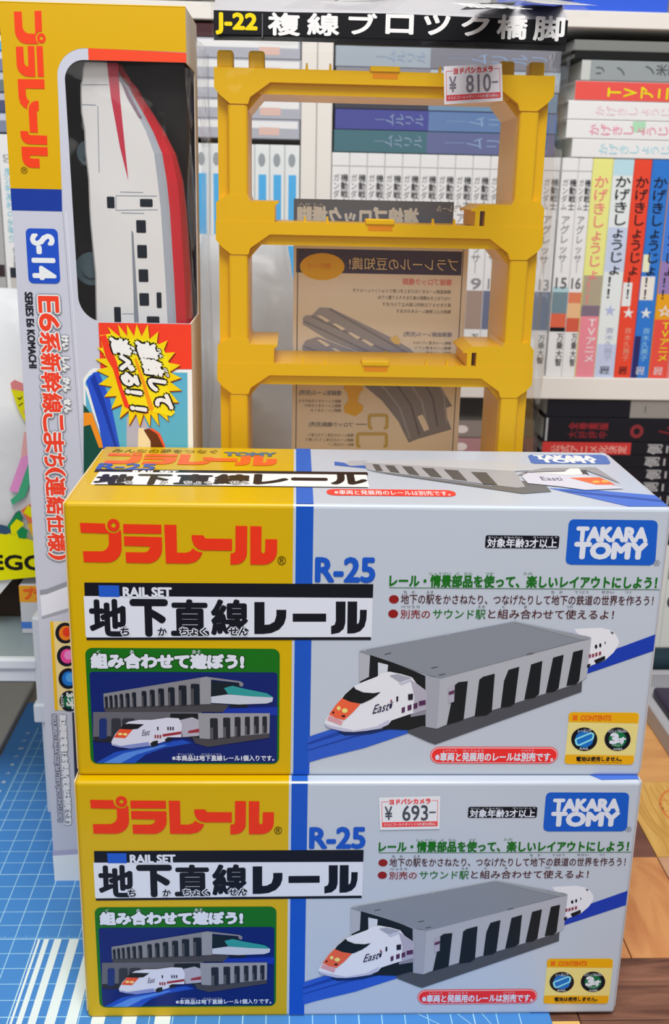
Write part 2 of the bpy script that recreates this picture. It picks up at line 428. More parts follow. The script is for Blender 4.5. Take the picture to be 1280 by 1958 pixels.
# title strip
P.tr = T(150, 1100, 2.2069)
P.poly([(25, 30), (1245, 37), (1243, 97), (27, 90)], blk, 2)
P.poly([(85, 41), (172, 42), (174, 91), (88, 90)], ink(28, 76, 170), 3)
P.text('RAIL SET', 190, 51, 392, 89, wht, 4, .02, .00022)
P.poly([(27, 91), (1243, 97), (1238, 262), (35, 262)], wht, 2)
P.poly([(35, 262), (1235, 260), (1235, 272), (35, 272)], blk, 3)
P.rect(27, 91, 1240, 262, wht, 2)
for ch, x0, x1, y0, y1 in (('地', 52, 202, 105, 252), ('下', 228, 370, 108, 250), ('直', 396, 545, 106, 250), ('線', 566, 714, 106, 250)):
    P.text(ch, x0, y0, x1, y1, blk, 3, .0, .0006 if ch in '地直線' else .0009)
for s, x0, x1 in (('ち', 180, 214), ('か', 338, 372), ('ちょく', 430, 540), ('せん', 636, 714)):
    P.text(s, x0, 220, x1, 252, blk, 6, .03, .00008, outline=wht, ow=.0006)
# long katakana drawn as heavy strokes
P.poly([(743, 112), (786, 112), (786, 208), (806, 207), (828, 195), (836, 170), (836, 145), (878, 145), (877, 178), (868, 205), (848, 228), (815, 243), (780, 247), (743, 247)], blk, 3)
P.poly([(905, 161), (1046, 161), (1046, 195), (905, 195)], blk, 3)
P.poly([(1087, 110), (1128, 110), (1127, 200), (1120, 225), (1100, 242), (1067, 248), (1067, 214), (1082, 208), (1087, 192)], blk, 3)
P.poly([(1137, 110), (1177, 110), (1176, 205), (1184, 200), (1188, 180), (1189, 145), (1218, 145), (1216, 185), (1208, 215), (1190, 235), (1165, 244), (1135, 245)], blk, 3)
P.build('title_strip', boxA, 'black and white title strip with large black lettering')
# age mark and maker badge
P.tr = T(680, 840, 2.1333)
P.rect(530, 392, 831, 444, blk, 2, r=.0008)
P.text('対象年齢3才以上', 538, 405, 822, 441, wht, 3, .02, .00008)
P.text('たいしょうねんれい', 542, 395, 680, 403, wht, 3); P.text('さいいじょう', 725, 395, 824, 403, wht, 3)
P.build('age_label', boxA, 'small black age label with white lettering')
P.poly([(888, 326)]+[(1215, 330), (1228, 335), (1234, 348), (1233, 362), (1224, 495), (1216, 508), (1200, 514), (878, 511), (862, 504), (858, 490), (870, 345), (876, 332)], ink(20, 78, 170), 2)
P.text('TAKARA', 905, 361, 1190, 414, wht, 3, .05, .0004); P.text('TOMY', 897, 424, 1186, 484, wht, 3, .05, .0005)
P.text('®', 1217, 492, 1243, 516, ink(110, 115, 125), 3)
P.build('maker_badge', boxA, 'blue rounded badge with white two-line lettering')
P.text('レール・情景部品を使って、楽しいレイアウトにしよう！', 140, 556, 1230, 604, grn, 3, .03, .00012)
for s, a, b in (('じょうけい', 303, 390), ('ぶ', 408, 424), ('ひん', 444, 478), ('つか', 530, 564), ('たの', 686, 722)): P.text(s, a, 541, b, 552, grn, 3)
P.rect(138, 607, 1242, 610, ink(70, 110, 80), 2)
P.ell(157, 652, 20, 17, dred, 2)
P.text('地下の駅をかさねたり、つなげたりして地下の鉄道の世界を作ろう！', 186, 634, 1216, 674, ink(60, 16, 20), 3, .015)
for s, a, b in (('ち', 196, 210), ('か', 230, 244), ('えき', 290, 318), ('ち', 798, 812), ('か', 832, 846), ('てつどう', 896, 950), ('せかい', 1004, 1056), ('つく', 1100, 1126)): P.text(s, a, 617, b, 628, blk, 3)
P.ell(154, 711, 20, 17, dred, 2)
P.text('別売の', 184, 695, 304, 730, dred, 3, .02); P.text('サウンド駅', 316, 694, 531, 732, grn, 3, .02)
P.text('と組み合わせて使えるよ！', 542, 694, 1054, 732, ink(66, 18, 20), 3, .018)
for s, a, b in (('べつうり', 186, 262), ('えき', 500, 528), ('く', 598, 610), ('あ', 688, 700), ('つか', 860, 888)): P.text(s, a, 677, b, 688, blk, 3)
P.build('slogan_lettering', boxA, 'green headline over two red bulleted lines')

# main picture: grey station and white train
g1 = ink(116, 121, 130); g2 = ink(150, 152, 160); g3 = ink(66, 68, 74); g4 = ink(20, 24, 28); tw = ink(196, 196, 214); tw2 = ink(164, 164, 184)
bt1 = ink(38, 78, 170); bt2 = ink(24, 56, 140); bt3 = ink(14, 36, 84)
P.tr = T(880, 1180, 3.2)
P.poly([(760, 352), (780, 296), (965, 190), (1228, 105), (1214, 206)], ink(24, 52, 150), 2)
P.poly([(672, 92), (700, 72), (760, 68), (860, 64), (920, 78), (950, 100), (972, 140), (970, 170), (940, 215), (888, 262), (790, 300), (770, 290), (790, 120)], tw, 3)
P.poly([(672, 92), (700, 72), (720, 100), (800, 128), (790, 140)], tw2, 4)
P.poly([(918, 84), (940, 94), (932, 102)], g4, 5)
P.poly([(820, 262), (886, 234), (888, 258), (832, 284)], g4, 5)
P.poly([(778, 288), (800, 282), (790, 306), (776, 308)], g4, 5)
for x, y, a, b in ((832, 178, 8, 13), (858, 170, 7, 13), (888, 155, 3, 9)): P.ell(x, y, a, b, g4, 5, 8)
for x, y in ((795, 236), (815, 232), (835, 226), (857, 220)): P.poly([(x-8, y-8), (x+6, y-13), (x+6, y+8), (x-8, y+13)], ink(120, 55, 70), 5)
P.build('rear_train_picture', boxA, 'printed white train end on blue track')
P.tr = T(680, 1160, 2.13333)
P.poly([(15, 182), (55, 190), (240, 262), (292, 285), (295, 490), (225, 478), (20, 310)], g4, 3)      # dark inside
P.poly([(92, 226), (133, 236), (130, 275), (92, 285)], ink(178, 182, 192), 4)
P.poly([(15, 180), (60, 192), (55, 285), (15, 306)], g2, 5)
P.poly([(205, 486), (225, 470), (290, 488), (330, 495), (925, 296), (922, 346), (325, 561), (300, 552), (216, 515)], g3, 4)
P.poly([(345, 289), (962, 127), (944, 285), (925, 300), (905, 312), (370, 480), (332, 496), (290, 488), (285, 282)], g2, 5)
P.poly([(285, 282), (345, 289), (332, 496), (286, 488)], ink(138, 140, 150), 6)
for q in ([(405, 318), (420, 306), (458, 302), (441, 458), (420, 466), (372, 480)], [(505, 296), (520, 284), (568, 271), (556, 424), (535, 440), (486, 446)],
          [(624, 256), (668, 243), (649, 392), (632, 404), (592, 410), (606, 300)], [(716, 234), (762, 219), (748, 356), (730, 368), (688, 378)],
          [(806, 206), (849, 194), (828, 332), (810, 344), (776, 350)], [(888, 183), (928, 173), (912, 300), (900, 314), (860, 322)]):
    P.poly(q, g4, 7)
P.poly([(378, 330), (405, 320), (402, 385), (380, 392)], ink(150, 145, 160), 8); P.poly([(380, 345), (404, 337), (402, 352), (380, 358)], ink(80, 45, 70), 9)
P.poly([(15, 180), (35, 174), (370, 112), (650, 58), (962, 124), (345, 290)], g1, 7)
P.poly([(640, 60), (660, 60), (962, 124), (930, 134)], ink(128, 134, 140), 8)
for a, b in ((120, 190), (310, 246), (340, 275), (700, 190)): P.poly([(a, b), (a+26, b-5), (a+24, b-1), (a-2, b+4)], g3, 8)
for a, b in ((36, 176), (372, 112), (650, 60)): P.ell(a, b, 9, 4, ink(140, 146, 152), 8, 8)
P.build('station_picture', boxA, 'printed grey station hall with arched side openings')
P.tr = T(570, 1180, 4)
P.poly([(75, 915), (250, 858), (430, 870), (700, 850), (838, 830), (848, 885), (505, 1000), (200, 1075), (75, 1112)], bt1, 3)
P.poly([(75, 960), (290, 880), (640, 868), (400, 925), (75, 1020)], bt2, 4); P.poly([(75, 975), (330, 895), (470, 890), (75, 1012)], bt1, 5)
P.poly([(300, 875), (700, 850), (780, 835), (560, 890), (360, 905)], bt3, 5)
P.poly([(690, 800), (860, 730), (975, 735), (975, 820), (845, 860), (640, 852)], g4, 6)
P.poly([(862, 735), (980, 700), (980, 740), (862, 760)], ink(120, 118, 130), 7)
body = [(205, 808), (212, 780), (235, 742), (290, 665), (335, 610), (380, 560), (430, 522), (500, 490), (600, 452), (640, 425), (700, 412), (790, 430), (872, 455), (905, 500), (985, 590), (978, 705), (862, 735), (715, 785), (690, 818), (620, 848), (520, 864), (430, 873), (350, 870), (270, 850), (220, 832)]
P.poly(body, tw, 8)
P.poly([(860, 470), (905, 500), (985, 560), (978, 705), (880, 725), (890, 600)], ink(150, 146, 160), 9)
P.poly([(205, 808), (260, 825), (430, 862), (600, 830), (700, 775), (690, 818), (620, 848), (520, 864), (430, 873), (350, 870), (270, 850), (220, 832)], tw2, 9)
P.poly([(700, 440), (760, 428), (870, 458), (850, 478), (770, 486)], ink(140, 142, 156), 10)
P.poly([(770, 492), (862, 462), (866, 478), (790, 508)], ink(170, 170, 186), 11)
P.poly([(428, 524), (440, 545), (500, 570), (580, 576), (632, 566), (600, 595), (560, 622), (500, 650), (480, 656), (400, 642), (338, 616), (360, 585)], ink(18, 22, 26), 10)
P.poly([(335, 614), (400, 642), (478, 657), (420, 722), (352, 782), (290, 765), (238, 738), (290, 665)], ink(206, 84, 54), 10)
for x, y, a, b in ((312, 690, 15, 16), (358, 708, 22, 18)): P.ell(x, y, a, b, ink(238, 190, 110), 11, 12)
for x, y, a, b in ((270, 722, 9, 10), (348, 750, 16, 9)): P.ell(x, y, a, b, ink(60, 20, 26), 11, 8)
for k in range(3): P.poly([(234-k*5, 748+k*12), (344-k*5, 790+k*12), (342-k*5, 796+k*12), (232-k*5, 754+k*12)], ink(200, 112, 120), 11)
P.poly([(752, 602), (766, 598), (766, 636), (752, 640)], g4, 11); P.poly([(842, 584), (880, 578), (878, 625), (842, 628)], ink(30, 24, 40), 11)
for x, y, a, b in ((805, 703, 12, 20), (853, 685, 15, 20), (898, 672, 15, 20), (950, 650, 26, 18)): P.poly([(x-a, y-b+5), (x+a, y-b-5), (x+a, y+b-5), (x-a, y+b+5)], ink(70, 36, 70), 11)
u = P.p(568, 735); v = P.p(690, 668); h_ = P.p(568, 665)
P.frame('East', u, (v[0]-u[0], P.p(690, 705)[1]-u[1]), (.0012, h_[1]-u[1]), ink(30, 22, 60), 11, .01)
P.frame('i', P.p(695, 690), (.0011, 0), (.0006, P.p(695, 640)[1]-P.p(695, 690)[1]), ink(30, 22, 60), 11, .01)
P.ell(712, 631, 7, 7, ink(150, 40, 60), 12, 8)
P.build('train_picture', boxA, 'printed white train with orange nose on blue rails')
# red notice
P.tr = T(680, 1160, 2.13333)
P.rect(305, 571, 827, 640, ink(204, 40, 40), 2, r=.004); P.rect(308, 574, 824, 637, ink(226, 180, 186), 3, r=.004); P.rect(311, 577, 821, 634, ink(204, 40, 40), 4, r=.004)
P.text('※車両と発展用のレールは別売です。', 326, 594, 806, 629, wht, 5, .02, .0001)
for s, a, b in (('しゃりょう', 358, 412), ('はってんよう', 440, 522), ('べつうり', 676, 728)): P.text(s, a, 581, b, 590, wht, 5)
P.build('notice_strip', boxA, 'red rounded notice strip with white lettering')
# contents panel
P.tr = T(880, 1180, 3.2)
P.rect(654, 582, 1082, 900, ink(212, 186, 116), 2, r=.002)
for k in range(24): P.rect(656, 652+k*8, 1080, 654+k*8, ink(226, 206, 140), 3)
P.poly([(664, 640), (664, 600), (672, 586), (685, 580), (1075, 584), (1092, 592), (1094, 606), (1090, 648)], ink(200, 146, 14), 3)
P.poly([(646, 840), (1064, 846), (1062, 885), (1055, 897), (1040, 901), (655, 896), (640, 888), (640, 872)], ink(200, 146, 14), 3)
P.rect(690, 598, 718, 628, ink(196, 92, 20), 4); P.text('CONTENTS', 740, 600, 924, 630, ink(196, 92, 20), 4, .03, .0001)
for x, c in ((760, ink(20, 96, 170)), (964, ink(12, 96, 56))):
    P.ell(x, 745, 80, 72, blk, 4); P.ell(x, 745, 55, 50, c, 5)
P.text('レールいり', 722, 680, 802, 704, wht, 6, .02); P.text('RAIL', 732, 795, 788, 808, wht, 6, .03)
P.line([(706, 745), (800, 706), (816, 712), (812, 742), (725, 782), (712, 774), (706, 745)], .0008, ink(120, 190, 225), 6)
P.text('3', 922, 712, 964, 768, wht, 6, .05, .0004); P.text('才', 966, 734, 1010, 768, wht, 6, .04, .0003); P.text('いじょう', 932, 772, 992, 786, wht, 6, .03)
P.text('たいしょうねんれい', 908, 682, 1022, 704, wht, 6, .02); P.text('AGES', 936, 798, 992, 810, wht, 6, .03)
P.text('電池は使用しません。', 712, 852, 990, 880, blk, 4, .02, .00008); P.text('(NO BATTERIES REQUIRED)', 712, 884, 988, 894, ink(120, 80, 10), 4)
P.build('contents_panel', boxA, 'yellow striped contents panel with two round marks')
# green frame picture
P.tr = T(160, 1230, 3.36842)
P.rect(28, 32, 1262, 776, grn, 2, r=.003)
nav = ink(10, 28, 92)
P.rect(52, 184, 1248, 768, nav, 3, r=.0015)
P.text('組み合わせて遊ぼう!', 52, 70, 1028, 158, wht, 4, .04, .0004, outline=ink(8, 50, 10), ow=.0008)
for s, a, b in (('く', 84, 108), ('あ', 298, 324), ('あそ', 700, 755)): P.text(s, a, 42, b, 66, wht, 4, .02)
P.poly([(880, 420), (1250, 408), (1250, 462), (900, 450)], ink(18, 44, 140), 4)
P.poly([(80, 768), (200, 700), (480, 640), (640, 620), (700, 640), (520, 672), (400, 715), (330, 770)], ink(26, 66, 160), 4)
P.poly([(130, 768), (260, 705), (520, 650), (540, 655), (340, 715), (240, 770)], ink(70, 116, 190), 5)
ga = ink(112, 112, 118); gb = ink(60, 58, 62); gc = ink(84, 84, 92)
P.poly([(130, 412), (800, 385), (880, 388), (940, 396), (900, 440), (140, 440)], gb, 4)
P.poly([(128, 322), (790, 212), (1010, 242), (1030, 255), (1026, 278), (1005, 272), (1002, 252), (822, 232), (820, 388), (132, 412)], ga, 5)
P.poly([(750, 222), (790, 212), (822, 222), (820, 388), (752, 390)], ink(126, 126, 132), 6)
for x0, x1, y0, y1 in ((138, 157, 338, 412), (168, 188, 332, 412), (200, 220, 328, 410), (234, 257, 322, 410), (272, 298, 318, 408), (314, 340, 312, 408), (376, 407, 304, 404), (428, 460, 296, 402), (482, 520, 288, 400), (546, 588, 280, 398), (614, 664, 268, 396), (692, 748, 258, 393)):
    P.rect(x0, y0, x1, y1, ink(20, 26, 36), 7, r=.0006); P.rect(x0, y0+30, x0+(x1-x0)*.35, y1, ink(64, 64, 68), 8)
P.poly([(822, 240), (1000, 256), (1010, 300), (1000, 336), (822, 336)], ink(16, 26, 34), 6)
P.poly([(905, 285), (960, 270), (1040, 290), (1180, 318), (1218, 340), (1205, 360), (1100, 352), (930, 322)], ink(40, 128, 128), 7)
P.poly([(822, 340), (930, 325), (1080, 338), (1222, 345), (1216, 372), (1180, 384), (1000, 390), (822, 380)], ink(168, 172, 184), 8)
P.poly([(940, 392), (1060, 392), (1050, 408), (950, 408)], g4, 6)
P.poly([(62, 440), (760, 440), (760, 600), (62, 620)], gc, 5); P.poly([(62, 600), (420, 585), (420, 650), (70, 630)], ink(30, 30, 36), 6)
for x0, x1 in ((102, 150), (180, 240), (250, 330)): P.poly([(x0, 490), (x0+10, 480), (x1-8, 480), (x1, 490), (x1, 610), (x0, 614)], ink(22, 40, 96) if x0 < 120 else ink(40, 42, 50), 7)
P.poly([(560, 450), (745, 450), (745, 600), (700, 620), (560, 480)], g4, 7)
P.poly([(700, 600), (750, 606), (790, 612), (1198, 570), (1198, 604), (800, 664), (720, 640)], gb, 7)
P.poly([(738, 446), (1200, 446), (1198, 575), (800, 612), (748, 608)], ink(128, 128, 134), 8)
for x0, x1, y0, y1 in ((816, 866, 478, 612), (900, 946, 474, 604), (974, 1012, 470, 594), (1040, 1072, 468, 584), (1098, 1130, 466, 578), (1152, 1182, 466, 574)):
    P.rect(x0, y0, x1, y1, ink(30, 32, 40), 9, r=.0006); P.rect(x0, y0+60, x0+(x1-x0)*.4, y1, ink(72, 72, 76), 10)
P.poly([(620, 490), (700, 472), (745, 490), (745, 592), (640, 600)], ink(150, 146, 158), 8)
P.poly([(675, 560), (745, 545), (745, 568), (675, 574)], ink(130, 40, 50), 9)
P.poly([(180, 630), (205, 580), (250, 530), (290, 500), (360, 488), (440, 488), (540, 474), (615, 478), (635, 520), (630, 600), (540, 600), (530, 625), (430, 655), (300, 672), (220, 662), (185, 650)], ink(182, 182, 196), 10)
P.poly([(180, 640), (240, 655), (420, 630), (430, 655), (300, 672), (220, 662)], ink(110, 120, 170), 11)
P.poly([(262, 516), (290, 512), (390, 516), (350, 545), (300, 550), (235, 545)], ink(20, 20, 24), 11)
P.poly([(235, 546), (318, 550), (270, 605), (196, 600)], ink(196, 66, 40), 11); P.ell(238, 578, 15, 9, ink(240, 180, 110), 12, 10); P.ell(270, 580, 15, 9, ink(240, 180, 110), 12, 10)
P.poly([(510, 580), (630, 562), (630, 578), (510, 596)], ink(130, 36, 44), 11)
for x in (464, 480, 496): P.rect(x-5, 584, x+5, 606, ink(120, 36, 44), 11)
for x in (480, 546, 562, 578): P.rect(x-5, 532, x+4, 554, ink(40, 30, 50), 11)
P.poly([(430, 640), (450, 625), (480, 620), (480, 650), (440, 660)], g4, 11); P.poly([(525, 610), (560, 600), (570, 620), (530, 630)], g4, 11)
P.frame('East', P.p(378, 590), (P.p(425, 575)[0]-P.p(378, 590)[0], .0004), (.0005, P.p(378, 552)[1]-P.p(378, 590)[1]), ink(40, 34, 60), 12)
P.text('※本商品は地下直線レール1個入りです。', 572, 718, 1228, 754, wht, 6, .015, .00005)
P.text('ほんしょうひん', 608, 706, 712, 714, wht, 6); P.text('ちかちょくせん', 760, 706, 890, 714, wht, 6)
P.build('combination_picture', boxA, 'green framed picture of two stacked stations and trains')
# top face print
P = Print(ta); P.lim = (.0008, .0008, W-.0008, D-.0008); P.tr = T(170, 850, 2.32727)
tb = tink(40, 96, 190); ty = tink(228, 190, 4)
a0 = ub0; P.ruv(ub0, .0006, ub1, D-.0004, tb, 1)
P.build('top_blue_band', boxA)
def qt(P, txt, x0, y0, x1, y1, m, **k): P.text(txt, x0, y0, x1, y1, m, **k)
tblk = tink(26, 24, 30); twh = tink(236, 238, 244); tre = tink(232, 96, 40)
P.text('みんなの夢をつなぐ', 105, 23, 575, 39, tink(120, 96, 10), off=.02); P.text('TOMY', 605, 37, 830, 53, tink(86, 110, 130), off=.05, fat=.0004)
u0, v0, u1, v1 = P.rectuv(72, 40, 838, 92); logo(P, (u0, v1), (u1-u0, 0), (0, v0-v1), tre, 3)
P.text('R-25', 42, 87, 294, 113, tink(56, 88, 170), off=.04, fat=.0003)
u0, v0, u1, v1 = P.rectuv(22, 117, 1240, 130); P.ruv(u0, v0, u1, v1, tblk, 2)
u0, v0, u1, v2 = P.rectuv(22, 129, 1240, 186); P.ruv(u0, v0, u1, v2, twh, 2)
u0, v0, u1, v2 = P.rectuv(22, 185, 1240, 188); P.ruv(u0, v0, u1, v2, tblk, 3)
P.text('RAIL SET', 196, 118, 396, 128, twh, off=.03, fat=.0002)
for ch, x0, x1 in (('地', 36, 192), ('下', 218, 356), ('直', 392, 545), ('線', 566, 712), ('レ', 742, 880), ('ー', 912, 1052), ('ル', 1084, 1230)):
    y0, y1 = (152, 160) if ch == 'ー' else (136, 178)
    P.text(ch, x0, y0, x1, y1, tblk, off=.04, fat=.0007)
for s, x0, x1 in (('ち', 160, 196), ('か', 318, 352), ('ちょく', 424, 540), ('せん', 630, 712)): P.text(s, x0, 166, x1, 179, tblk, 6, .02, outline=twh, ow=.0005)
P.tr = T(640, 850, 2.)
P.rect(-30, 173, 462, 198, tink(226, 66, 58), 2, r=.004)
P.text('※車両と発展用のレールは別売です。', 0, 178, 440, 195, twh, 3, .02)
P.build('top_print', boxA, 'repeated wordmark and title on the top face')
P.poly([(740, 45), (750, 40), (1020, 40), (1040, 46), (1056, 70), (1050, 76), (765, 74), (752, 70)], tink(74, 108, 180), 2)
P.text('TAKARA', 770, 44, 990, 58, twh, 3, .05, .0004); P.text('TOMY', 790, 57, 1005, 71, twh, 3, .05, .0004)
P.poly([(0, 66), (45, 72), (120, 78), (120, 92), (0, 80)], tink(60, 100, 180), 2)
P.poly([(40, 74), (60, 64), (120, 62), (140, 80), (60, 84)], tink(170, 172, 180), 3)
P.poly([(130, 104), (720, 190), (830, 182), (810, 160), (720, 140), (600, 160)], tink(104, 104, 106), 3)
P.poly([(110, 72), (690, 104), (730, 164), (700, 168), (150, 104), (125, 98)], tink(164, 164, 168), 4)
P.poly([(110, 72), (150, 66), (430, 60), (1000, 88), (690, 105)], tink(186, 188, 192), 5)
for q in ([(145, 78), (170, 80), (185, 104), (160, 104)], [(193, 82), (228, 84), (250, 112), (215, 108)], [(258, 86), (296, 88), (326, 122), (285, 116)], [(333, 92), (378, 94), (412, 130), (368, 126)], [(418, 98), (472, 102), (508, 142), (455, 136)], [(522, 108), (580, 110), (624, 158), (570, 154)]):
    P.poly(q, tink(84, 84, 84), 6)
P.poly([(800, 92), (1000, 90), (1095, 152), (1040, 130), (960, 100), (830, 118), (700, 120), (720, 108)], tink(150, 148, 152), 5)
P.poly([(720, 110), (960, 100), (980, 130), (860, 140)], tink(70, 68, 74), 6)
P.poly([(715, 125), (740, 112), (850, 112), (905, 120), (960, 118), (1080, 165), (1110, 172), (960, 178), (860, 164), (740, 152)], tink(206, 204, 216), 7)
P.poly([(900, 96), (935, 96), (950, 118), (905, 122), (760, 112), (880, 108)], tink(236, 232, 226), 8)
P.poly([(900, 132), (1015, 130), (1075, 158), (1000, 158)], tink(236, 104, 60), 8)
for x, y in ((1000, 148), (1035, 146)): P.ell(x, y, 16, 5, tink(250, 170, 80), 9, 10)
P.text('Easti', 790, 128, 868, 142, tink(90, 86, 110), 8)
P.poly([(820, 168), (1000, 176), (1290, 196), (1290, 238), (1125, 238)], tink(70, 110, 200), 2)
P.poly([(860, 174), (1290, 214), (1290, 222), (900, 184)], tink(48, 80, 160), 3)
P.build('top_station_picture', boxA, 'printed grey station and train on the top face')

# ---- lower carton: a copy of the upper one, standing on the mat
boxB = boxA.copy(); COL.objects.link(boxB); boxB.location = (W/2, D/2, ZA)
boxB['label'] = 'lower of the two stacked rail set cartons, with the 693 yen price sticker'
for ch in list(boxA.children):
    c = ch.copy(); COL.objects.link(c); c.parent = boxB
fb = Face((0, 0, ZA), (1, 0, 0), (0, 0, 1)); P = Print(fb)
sw = ink(196, 198, 214); sr = ink(206, 60, 62); sgy = ink(60, 64, 74)
def sticker(P, q, price, m_w, m_r, m_t, lv=6):
    """q: four corners tl,tr,br,bl in face uv"""
    def m(a, b):
        t = (q[0][0]*(1-a)+q[1][0]*a, q[0][1]*(1-a)+q[1][1]*a); o = (q[3][0]*(1-a)+q[2][0]*a, q[3][1]*(1-a)+q[2][1]*a)
        return (t[0]*(1-b)+o[0]*b, t[1]*(1-b)+o[1]*b)
    P.polyuv([m(0, 1), m(1, 1), m(1, 0), m(0, 0)], m_w, lv)
    def tx(s, a0, b0, a1, b1, mm, off, fat):
        o = m(a0, b1); x = m(a1, b1); y = m(a0, b0)
        P.frame(s, o, (x[0]-o[0], x[1]-o[1]), (y[0]-o[0], y[1]-o[1]), mm, lv+2, off, fat)
    for a, b in (((.04, .13), (.16, .13)), ((.86, .13), (.96, .13)), ((.04, .13), (.04, .9)), ((.96, .13), (.96, .9)), ((.04, .9), (.96, .9))):
        P.lineuv([m(*a), m(*b)], .0002, m_r, lv+1)
    tx('ヨドバシカメラ', .17, .06, .84, .21, m_r, .03, .0001)
    tx('¥', .09, .28, .21, .68, m_t, 0, .00008); tx(price, .38, .26, .80, .72, m_t, 0, .0001); P.polyuv([m(.82, .50), m(.93, .50), m(.93, .46), m(.82, .46)], m_t, lv+2)
    P.polyuv([m(.04, .91), m(.96, .91), m(.96, .76), m(.04, .76)], m_r, lv+1)
    tx('さらにゴールドポイント%を還元(税込)', .07, .79, .93, .89, m_w, .02, 0)
q = [P.p(*a) for a in ((725, 1524), (842, 1521), (841, 1584), (727, 1586))]
sticker(P, q, '693', sw, sr, sgy); P.build('price_sticker', boxB, 'white price sticker with grey 693')

# ------------------------------------------------------------ tall train carton
TX0, TX1, TY0, TY1, TZ1 = -.0358, .0424, .0995, .152, .4312
tb_ = empty('train_box', ((TX0+TX1)/2, (TY0+TY1)/2, MT), 'tall grey and yellow train carton with a clear window, standing on end', 'box')
tfc = Face((TX0, TY0, MT), (1, 0, 0), (0, 0, 1))
cg = mat((170, 173, 186), .66, .38, .1, name='grey_carton')
cy_ = mat((216, 170, 0), .94, .38, .1, name='yellow_carton')
inner = mat((150, 130, 110), .6, .7, name='carton_inside')
P = Print(tfc)
TH = TZ1-MT; TW = TX1-TX0
def tu(x, y): return tfc.uv(x, y)
wl_ = tu(131, 300)[0]; wt = tu(250, 117)[1]; wb = tu(250, 617)[1]; wr = TW-.0008
rad = .0115
zs = tu(60, 361)[1]
# front panel with a window hole, 0.6 mm thick card
hole = []
hole += [(wr, wb), (wr, wt), (wl_+.0085, wt)] + [(wl_+.0085+.0085*math.cos(math.radians(t)), wt-.0085+.0085*math.sin(math.radians(t))) for t in range(97, 181, 7)]
hole += [(wl_+.0012, wb+.012)] + [(wl_+.0012+.0115+.0115*math.cos(math.radians(t)), wb+.0115+.0115*math.sin(math.radians(t))) for t in range(186, 271, 7)]
outer = [(0, 0), (TW, 0), (TW, wb), (wr, wb)] + hole[1:] + [(wr, wb)]
# build as: left strip polygon + top + bottom + thin right edge
cyl = hole[2:]
left = [(0, 0), (TW, 0), (TW, wb)] + [(wr, wb)] + list(reversed(cyl)) + [(wr, wt), (TW, wt), (TW, TH), (0, TH)]
bm = bmesh.new()
def pw(u, v, h=0): return tfc.world(u, v, h)
tri = tessellate_polygon([[Vector((a, b, 0)) for a, b in left]])
fr_ = [bm.verts.new(pw(a, b)) for a, b in left]; bk_ = [bm.verts.new(pw(a, b, -.0006)) for a, b in left]
for t in tri: bm.faces.new([fr_[i] for i in t]); bm.faces.new([bk_[i] for i in reversed(t)])
for i in range(len(left)):
    j = (i+1) % len(left); bm.faces.new([fr_[i], fr_[j], bk_[j], bk_[i]])
fix(bm)
bm_obj('front_panel', bm, cg, tb_)
t6 = .0006
bm = bmesh.new()
add_box(bm, TX0, TX0+t6, TY0+t6, TY1, MT, TZ1)
add_box(bm, TX0+t6, TX1, TY1-t6, TY1, MT, TZ1)
add_box(bm, TX0+t6, TX1-t6, TY0+t6, TY1-t6, MT, MT+t6)
bm_obj('back_panel', bm, cg, tb_)
box('top_flap', TX0, TX1, TY0, TY1, TZ1, TZ1+t6, cy_, tb_, .0002)
bm = bmesh.new()
add_box(bm, TX1-t6, TX1, TY0+t6, TY1-t6, MT+t6, MT+wb); add_box(bm, TX1-t6, TX1, TY0+t6, TY1-t6, MT+wt, TZ1)
add_box(bm, TX1-t6, TX1, TY1-.012, TY1-t6, MT+wb, MT+wt)
bm_obj('side_panel', bm, mat((198, 190, 180), .6, .6), tb_)
film = clear_film('window_film', .02, .01, (.98, .975, .97), .35, 22)
bm = bmesh.new()
n1, n2 = 6, 26
rows = []
for j in range(n2+1):
    z = MT+wb-.001+(wt-wb+.002)*j/n2
    row = []
    for i in range(n1+1): row.append(bm.verts.new((TX0+wl_-.001+(TX1-.0009-(TX0+wl_-.001))*i/n1, TY0+.0009+.0006*math.sin(j*.7+i), z)))
    for i in range(1, 5): row.append(bm.verts.new((TX1-.0009-.0008*math.sin(i*1.3+j*.5), TY0+.0009+(.036)*i/4, z)))
    rows.append(row)
for j in range(n2):
    for i in range(len(rows[0])-1): bm.faces.new([rows[j][i], rows[j][i+1], rows[j+1][i+1], rows[j+1][i]])
bm_obj('window_film', bm, film, tb_, True)
# print on it
ylf = mat((216, 170, 0), .94, .38, .04, name='yellow_carton')
yl = [(0, zs), (wl_+tu(120,361)[0]*0+tu(119, 361)[0]-wl_, zs)]
ue = tu(118, 361)[0]
inn = [(ue, zs), (tu(111, 200)[0], tu(111, 170)[1])]
arcx = tu(111, 170)[0]; yy = tu(200, 93)[1]
P.polyuv([(0, zs), (ue, zs), (arcx, tu(111, 150)[1])]+[(arcx+.0125-.0125*math.cos(math.radians(t)), yy-.0115+.0115*math.sin(math.radians(t))) for t in range(5, 91, 8)]+[(arcx+.0130, yy), (TW, tu(352, 100)[1]), (TW, TH), (0, TH)], ylf, 1)
P.build('yellow_print', tb_, 'yellow area around the window top and upper left')
P.polyuv([(0, tu(60, 403)[1]), (tu(119, 403)[0], tu(60, 403)[1]), (ue, zs), (0, zs)], ink(20, 48, 130), 1)
P.build('blue_band', tb_)
xr0 = tu(169, 100)[0]
P.polyuv([(xr0, wt), (TW, wt), (TW, tu(352, 101)[1]), (xr0, yy)], ink(206, 62, 34), 2); P.build('red_band', tb_)
u0, v0, u1, v1 = P.rectuv(33, 20, 95, 320)
